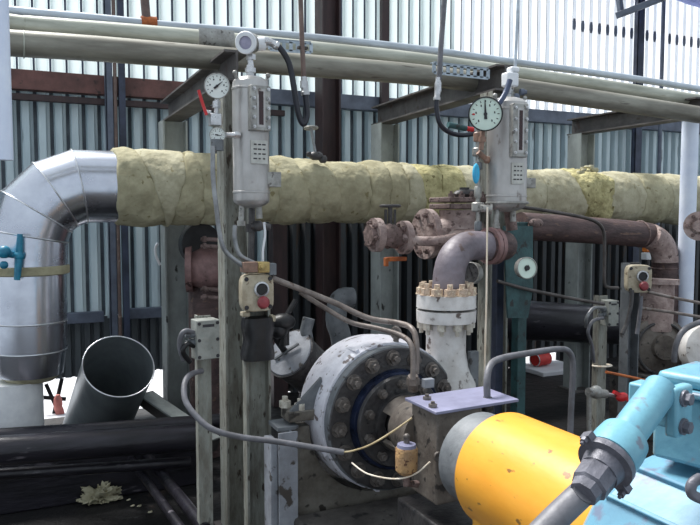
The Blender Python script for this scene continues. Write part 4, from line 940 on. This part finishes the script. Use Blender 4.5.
for sz in (-1, 1): build(M().lathe([(0, .019), (.006, .019)], fc_ + d_ * .015 - e_ * .012 + V((0, 0, sz * .032)), d_, 18).hexa(fc_ + d_ * .02 - e_ * .012 + V((0, 0, sz * .032)), d_, .014, .014, False), 'flange_bolt', 'gland', sf)
a, b = D(655, 397, 1.62), D(612, 455, 1.5)
build(M().tube([a + (a - b) * .15, b], .038, 28), 'conduit_arm', 'motorbox', tb)
dv = (b - a).normalized()
t2 = thing('cable_entry', D(598, 470, 1.48), 'grey clamped gland and hose at the end of the light blue motor conduit', 'hose')
build(M().lathe([(-.065, .04), (-.055, .053), (-.03, .056), (.012, .056), (.016, .048)], b, dv, 32), 'blue_collar', 'motorbox', t2, label='light blue collar')
cl = build(M().lathe([(.014, .054), (.018, .059), (.033, .059), (.036, .045), (.06, .04)], b, dv, 32), 'clamp_ring', 'gland', t2)
_, u_, w_ = frame(dv)
sdir = dv.cross(FWD).normalized()
for s_ in (-1, 1):
    build(M().bar(b + dv * .026 + sdir * s_ * .05, b + dv * .026 + sdir * s_ * .073, .024, .018, up=dv).hexa(b + dv * .035 + sdir * s_ * .067, dv, .008, .010), 'clamp_ear', 'gland', cl)
build(M().lathe([(.05, .036), (.058, .040), (.10, .038), (.105, .032), (.125, .029)], b, dv, 8), 'gland_nut', 'gland', t2)
h0 = b + dv * .11; build(M().tube([h0, D(579, 496, 1.45), D(552, 522, 1.42), D(510, 566, 1.38)], .0265, 20, smooth=6), 'hose_body', 'greyhose', t2)
qk = b + dv * .05 - sdir * .06; build(M().torus(D(619, 481, 1.5), V((.3, -1, .2)), .010, .003, 20, 8), 'ring_pull', 'cream', t2)
# lifting hook at right
tag(build(M().tube([D(700, 478, 1.35), D(692, 484, 1.34), D(692, 494, 1.34), D(704, 500, 1.34)], .010, 12, smooth=5), 'lifting_hook', 'gland'), 'small grey hook on the motor at the right edge', 'hook')

# ================================================================== DISCHARGE LINE
t = thing('discharge_elbow', (nx, NY, zf2), 'grey-violet pipe elbow bolted on the pump discharge nozzle', 'elbow')
build(M().lathe([(zf2, .1), (zf2, .15), (zf3, .148), (zf3, .09)], (nx, NY, 0), (0, 0, 1), 48, cap=False), 'lower_flange', 'whitepaint', t)
bolt = None
for k in range(12):
    an = 2 * PI * k / 12 + .1; q = V((nx + .122 * math.cos(an), NY + .122 * math.sin(an), zf3))
    if bolt is None:
        bolt = build(M().hexa(q, (0, 0, 1), .029, .034).lathe([(0, .033), (.005, .033)], q, (0, 0, 1), 16), 'flange_nut', 'nutrust', t); off = WL[bolt.name] - q
    else: copy_part(bolt, t, q + off)
build(M().tube([W(448, 296, NY), W(449, 276, NY), W(452, 262, NY), W(458, 252, NY + .02), W(469, 246, NY + .04), W(488, 246, NY + .06)], [.082, .082, .083, .082, .078, .074], 32, smooth=5), 'bend', 'elbow', t)
q = W(488, 246, NY + .06); build(M().lathe([(0, .06), (0, .098), (.022, .098), (.022, .06)], q, (1, .1, 0), 36, cap=False).lathe([(.026, .06), (.026, .098), (.05, .098), (.05, .05)], q, (1, .1, 0), 36, cap=False), 'upper_flange', 'rustred', t)
q2 = q + V((.1, .01, 0)); build(M().tube([q, q2, q2 + V((.02, .12, 0)), q2 + V((.03, .5, 0))], .08, 24, smooth=4), 'branch_run', 'rustpipe', t)

t = thing('globe_valve', W(460, 262, 3.7), 'rusty globe valve with square bolted bonnet behind the violet elbow', 'valve')
VY = 3.7
c = W(458, 236, VY)
build(M().lathe([(-.20, .05), (-.17, .085), (-.08, .12), (0, .14), (.08, .12), (.2, .1)], c, (1, 0, 0), 36).lathe([(0, .13), (.10, .115), (W(458, 210, VY).z - c.z, .115)], c, (0, 0, 1), 36), 'valve_body', 'rustpink', t)
fz = W(458, 209, VY).z
b1 = build(M().box((c.x + .0, VY, fz + .015), (.27, .24, .032)).box((c.x, VY, fz + .055), (.27, .24, .03)), 'bonnet_flange', 'rust', t, bevel=.006)
for sx in (-1, -.33, .33, 1):
    build(M().hexa((c.x + sx * .11, VY - .09, fz + .07), (0, 0, 1), .018, .02), 'bonnet_nut', 'rust', b1)
build(M().ball((c.x + .05, VY - .02, fz + .09), .06, (1.6, 1, .55)).tube([(c.x + .03, VY - .02, fz + .09), (c.x + .03, VY - .02, fz + .13)], .03, 12), 'bonnet_cap', 'pumpdark', t)
fx = W(428, 234, VY)
build(M().lathe([(-.03, .03), (-.03, .15), (.01, .15), (.01, .07)], fx, (1, 0, 0), 40), 'inlet_flange', 'rustpink', t)
for k in range(8):
    an = 2 * PI * k / 8 + .3; build(M().hexa(fx + V((-.03, 0.115 * math.cos(an), 0.115 * math.sin(an))), (-1, 0, 0), .017, .018), 'flange_nut', 'rust', t)
t = thing('bypass_valve', W(388, 254, VY), 'small rusty flanged valve with handwheel below the insulated pipe at centre', 'valve')
p0, p1 = W(376, 235, VY), W(404, 237.5, VY)
build(M().lathe([(-.03, .05), (0, .05), (.04, .06), (.08, .075), (.12, .06), ((p1 - p0).length, .05)], p0, p1 - p0, 30).ball(p0.lerp(p1, .5), .075, (.9, .9, 1)), 'valve_body', 'rust', t)
for q in (p0, p1):
    f_ = build(M().lathe([(-.02, .03), (-.02, .098), (.02, .098), (.02, .03)], q, (1, 0, 0), 36), 'flange', 'rustpink', t)
    for k in range(6):
        an = 2 * PI * k / 6 + .2; build(M().hexa(q + V((-.02, .072 * math.cos(an), .072 * math.sin(an))), (-1, 0, 0), .016, .016), 'flange_nut', 'rust', f_)
build(M().lathe([(-.05, .02), (-.05, .06), (-.02, .06)], p0 - V((.0, 0, 0)), (1, 0, 0), 24), 'end_cap', 'rust', t)
m_ = p0.lerp(p1, .5); hz = W(392, 206, VY)
build(M().tube([m_, V((m_.x, VY, hz.z))], .014, 10).bar(m_ + V((-.03, 0, .05)), V((m_.x - .03, VY, hz.z - .02)), .012, .012, up=(1, 0, 0)).bar(m_ + V((.03, 0, .05)), V((m_.x + .03, VY, hz.z - .02)), .012, .012, up=(1, 0, 0)), 'yoke', 'pumpdark', t)
hc = V((m_.x, VY, hz.z)); build(M().torus(hc, (0, 0, 1), .055, .009, 28, 8).bar(hc - V((.05, 0, 0)), hc + V((.05, 0, 0)), .012, .01).bar(hc - V((0, .05, 0)), hc + V((0, .05, 0)), .012, .01), 'handwheel', 'pumpdark', t)
build(M().tube(WP([(403, 238.5), (420, 241, 3.6), (437, 241, 3.5), (455, 238, 3.5)], 3.66), .028, 16, smooth=5), 'outlet_pipe', 'rustpink', t)
tag(build(M().box(W(396, 259, 3.72), (.13, .03, .025)).box(W(386, 262, 3.72), (.02, .03, .05)), 'pipe_hanger', 'orange', bevel=.003), 'short orange rusty hanger bar under the small flanged valve', 'bracket')

# pipe hoop
t = thing('pipe_hoop', W(487, 405, 2.4), 'bent grey pipe hoop standing beside the bearing housing plate', 'pipe')
build(M().tube(WP([(487.5, 403, 2.42), (487, 382, 2.42), (490, 366, 2.45), (501, 358.5, 2.5), (530, 353, 2.58), (560, 349, 2.65), (570, 353, 2.67), (573, 366, 2.67), (571.5, 400, 2.66), (570, 440, 2.64)], 2.45), .0145, 14, smooth=6), 'bent_tube', 'greyhose', t)
build(M().lathe([(-.03, .024), (.0, .026), (.02, .026), (.03, .018)], W(487.5, 404, 2.42), (0, 0, 1), 14), 'base_fitting', 'pumpdark', t)

# ================================================================== RIGHT SIDE
t = thing('rusty_pipe', W(590, 235, 4.1), 'dark rusty pipe below the insulated pipe at right, turning down', 'pipe')
build(M().tube(WP([(520, 226), (600, 231), (636, 234), (652, 237), (662, 246), (665, 262), (665, 330)], 4.1), [.098] * 3 + [.1, .1, .1, .1], 28, smooth=6), 'pipe_run', 'rustpipe', t)
q0 = W(640, 234, 4.1); build(M().torus(q0, (1, 0, 0), .1, .006, 30, 8), 'weld_bead', 'rust', t)
build(M().torus(W(664.5, 268, 4.1), (0, 0, 1), .1, .006, 30, 8), 'weld_bead', 'rust', t)
build(M().tube(WP([(650, 236), (660, 243), (665, 256)], 4.06), .098, 24, smooth=5).tube(WP([(665, 256), (665, 262)], 4.06), .098, 24), 'pale_elbow', 'rustpink', t, label='pinkish scaled elbow')
t = thing('large_pipe', W(560, 330, 4.6), 'big dark pipe lying behind the right junction box', 'pipe')
build(M().tube(WP([(490, 318), (620, 326)], 4.9), .17, 28), 'pipe_run', 'blackpipe', t)
t = thing('centrifugal_pump', W(655, 400, 3.9), 'second rusty pump casing behind the light blue terminal box', 'pump')
c = W(655, 346, 3.9)
build(M().lathe([(-.16, .1), (-.15, .2), (0, .225), (.08, .22), (.1, .15), (.13, .10), (.16, .09), (.16, .02)], c, V((-.35, -1, .1)), 44), 'casing', 'brownpump', t)
build(M().box((c.x, c.y + .05, .24), (.4, .4, .48)), 'base_block', 'concrete', t, bevel=.01)
build(M().torus(c + V((-.04, -.1, 0)), V((-.35, -1, .1)), .19, .012, 40, 8), 'casing_ring', 'pumpdark', t)
build(M().lathe([(0, .12), (.35, .12), (.35, .15), (.39, .15)], c + V((0, 0, .12)), (.05, .02, 1), 30), 'inlet_neck', 'rustpink', t)
t = thing('pump_cover', W(700, 355, 3.3), 'worn white rounded pump cover at the right edge below the tubes', 'cover')
c = W(712, 352, 3.4)
build(M().lathe([(-.1, .19), (.0, .2), (.04, .19), (.06, .12), (.06, .02)], c, V((-.55, -1, .3)), 40), 'dome', 'whitepaint', t)
build(M().box((c.x + .05, c.y + .05, (c.z - .1) / 2), (.14, .12, c.z - .1)), 'support_foot', 'pumpdark', t)
hose([(700, 322, 3.2), (684, 330, 3.2), (676, 345, 3.2), (674, 362, 3.2)], 3.2, .018, 'greyhose', 'flexible_hose', 'grey hose arching in front of the white pump cover at right', 'hose')
t = thing('pipe_flange', W(699, 226, 2.6), 'rusty round flange end at the right edge in front of the lilac column', 'flange')
build(M().lathe([(-.02, .03), (-.02, .075), (.0, .075), (.0, .03), (.02, .03)], W(699, 226, 2.6), V((-1, -.75, 0)), 30), 'disc', 'rustpink', t)
d = V((.8, .6, 0)); c = W(699, 226, 2.6)
for k in range(6):
    a = 2 * PI * k / 6; build(M().hexa(c - d * .0 + (V((-.6, .8, 0)) * math.cos(a) + V((0, 0, 1)) * math.sin(a)) * .055, -d, .010, .010), 'bolt', 'rust', t)
build(M().tube([c, c + d * .9], .045, 20), 'pipe_run', 'rustpink', t)
bt, c, e, u, d = button_station(640, 279, 3.3, 1.0, 'beige push-button station on the right post beside the rusty pipe bend', -.45)
x0 = W(629, 340, 3.42).x; zt = W(629, 263, 3.42).z
t = thing('switch_post', (x0, 3.42, 0), 'grey channel post under the right push-button station', 'post', 'posts holding push-button stations')
build(M().bar((x0 - .045, 3.42, 0), (x0 - .045, 3.42, zt), .07, .008, up=(1, 0, 0)).bar((x0, 3.45, 0), (x0, 3.45, zt), .008, .09, up=(1, 0, 0)).bar((x0 + .045, 3.42, 0), (x0 + .045, 3.42, zt), .07, .008, up=(1, 0, 0)), 'channel', 'greypaint', t)
build(M().box((x0 + .01, 3.4, zt - .02), (.08, .02, .05)), 'top_clip', 'pumpdark', t)
hose([(632, 290), (631, 305), (627, 322), (622, 334)], 3.3, .013, 'pumpdark', 'cable', 'left dark cable under the right push-button station', 'cable')
hose([(641, 296), (640, 312), (637, 334)], 3.3, .013, 'greyhose', 'cable', 'right grey cable under the right push-button station', 'cable')
junction_box(611, 313, 3.25, .072, .155, 'pale grey junction box left of the right push-button post', -.15)
x0 = W(604, 360, 3.32).x
t = thing('box_post', (x0, 3.32, 0), 'slim dark post carrying the right junction box', 'post', 'slim posts carrying junction boxes')
build(M().bar((x0, 3.34, 0), (x0, 3.34, W(604, 296, 3.32).z), .008, .07, up=(1, 0, 0)).bar((x0 - .03, 3.36, 0), (x0 - .03, 3.36, W(604, 296, 3.32).z), .05, .008, up=(1, 0, 0)), 'angle_bar', 'weathered', t)
build(M().torus((x0, 3.335, W(604, 366, 3.32).z), (0, .1, 1), .055, .006, 24, 8), 'rope_tie', 'cream', t)
hose([(603, 308, 3.25), (594, 308, 3.22), (587, 317, 3.22), (586, 327, 3.25)], 3.25, .010, 'steeltube', 'cable', 'upper pale cable looping from the right junction box', 'cable')
hose([(603, 318, 3.25), (593, 321, 3.22), (588, 332, 3.22), (592, 345, 3.25), (594, 362, 3.28)], 3.25, .010, 'greyhose', 'cable', 'lower grey cable drooping from the right junction box', 'cable')
# valve with red handle
t = thing('tap_valve', W(596, 395, 2.7), 'small pale tap with red handle behind the light blue conduit', 'valve')
build(M().tube(WP([(588, 392), (606, 394)], 2.7), .022, 12).ball(W(596, 392, 2.7), .034).tube(WP([(589, 392), (589, 440)], 2.7) + [W(589, 440, 2.7) * V((1, 1, 0))], .012, 10), 'tap_body', 'castgrey', t)
build(M().tube(WP([(606, 394), (615, 396)], 2.7), .01, 10), 'stem', 'silver', t)
build(M().ball(W(622, 397, 2.68), .034, (1.2, .5, .7), 12).bar(W(614, 392, 2.68), W(630, 401, 2.68), .02, .018), 'handle', 'red', t)
# amber lamp
t = thing('beacon_lamp', W(648, 258, 5.2), 'small amber and white beacon seen beneath the rusty pipe', 'lamp')
p = W(648, 249, 5.2)
build(M().box(p, (.10, .06, .055)), 'amber_lens', 'amber', t, bevel=.006)
build(M().box(p - V((0, 0, .07)), (.11, .07, .07)), 'white_base', 'white', t, bevel=.006)
build(M().tube([p - V((0, 0, .1)), V((p.x, 5.2, 0))], .02, 10), 'pole', 'darksteel', t)

# ================================================================== LIGHT
w = bpy.data.worlds.new('sky'); bpy.context.scene.world = w; w.use_nodes = True
nt = w.node_tree; bg = nt.nodes['Background']
bg.inputs['Color'].default_value = (0.80, 0.90, 1.0, 1); bg.inputs['Strength'].default_value = 0.64
def sun(name, az, el, e_, ang, col=(1, 1, 1)):
    l = bpy.data.lights.new(name, 'SUN'); l.energy = e_; l.angle = math.radians(ang); l.color = col
    o = bpy.data.objects.new(name, l); C.objects.link(o)
    d = V((math.cos(el) * math.sin(az), math.cos(el) * math.cos(az), math.sin(el)))   # towards the sun
    o.rotation_euler = (-d).to_track_quat('-Z', 'Y').to_euler(); o.location = (0, 0, 8); return o
sun('sun', math.radians(-25), math.radians(60), 5.5, 25, (1, .98, .95))
vs = bpy.context.scene.view_settings
bpy.context.scene.display_settings.display_device = 'sRGB'
vs.view_transform = 'Standard'; vs.look = 'None'; vs.gamma = 1; vs.use_curve_mapping = False
vs.exposure = 0.45
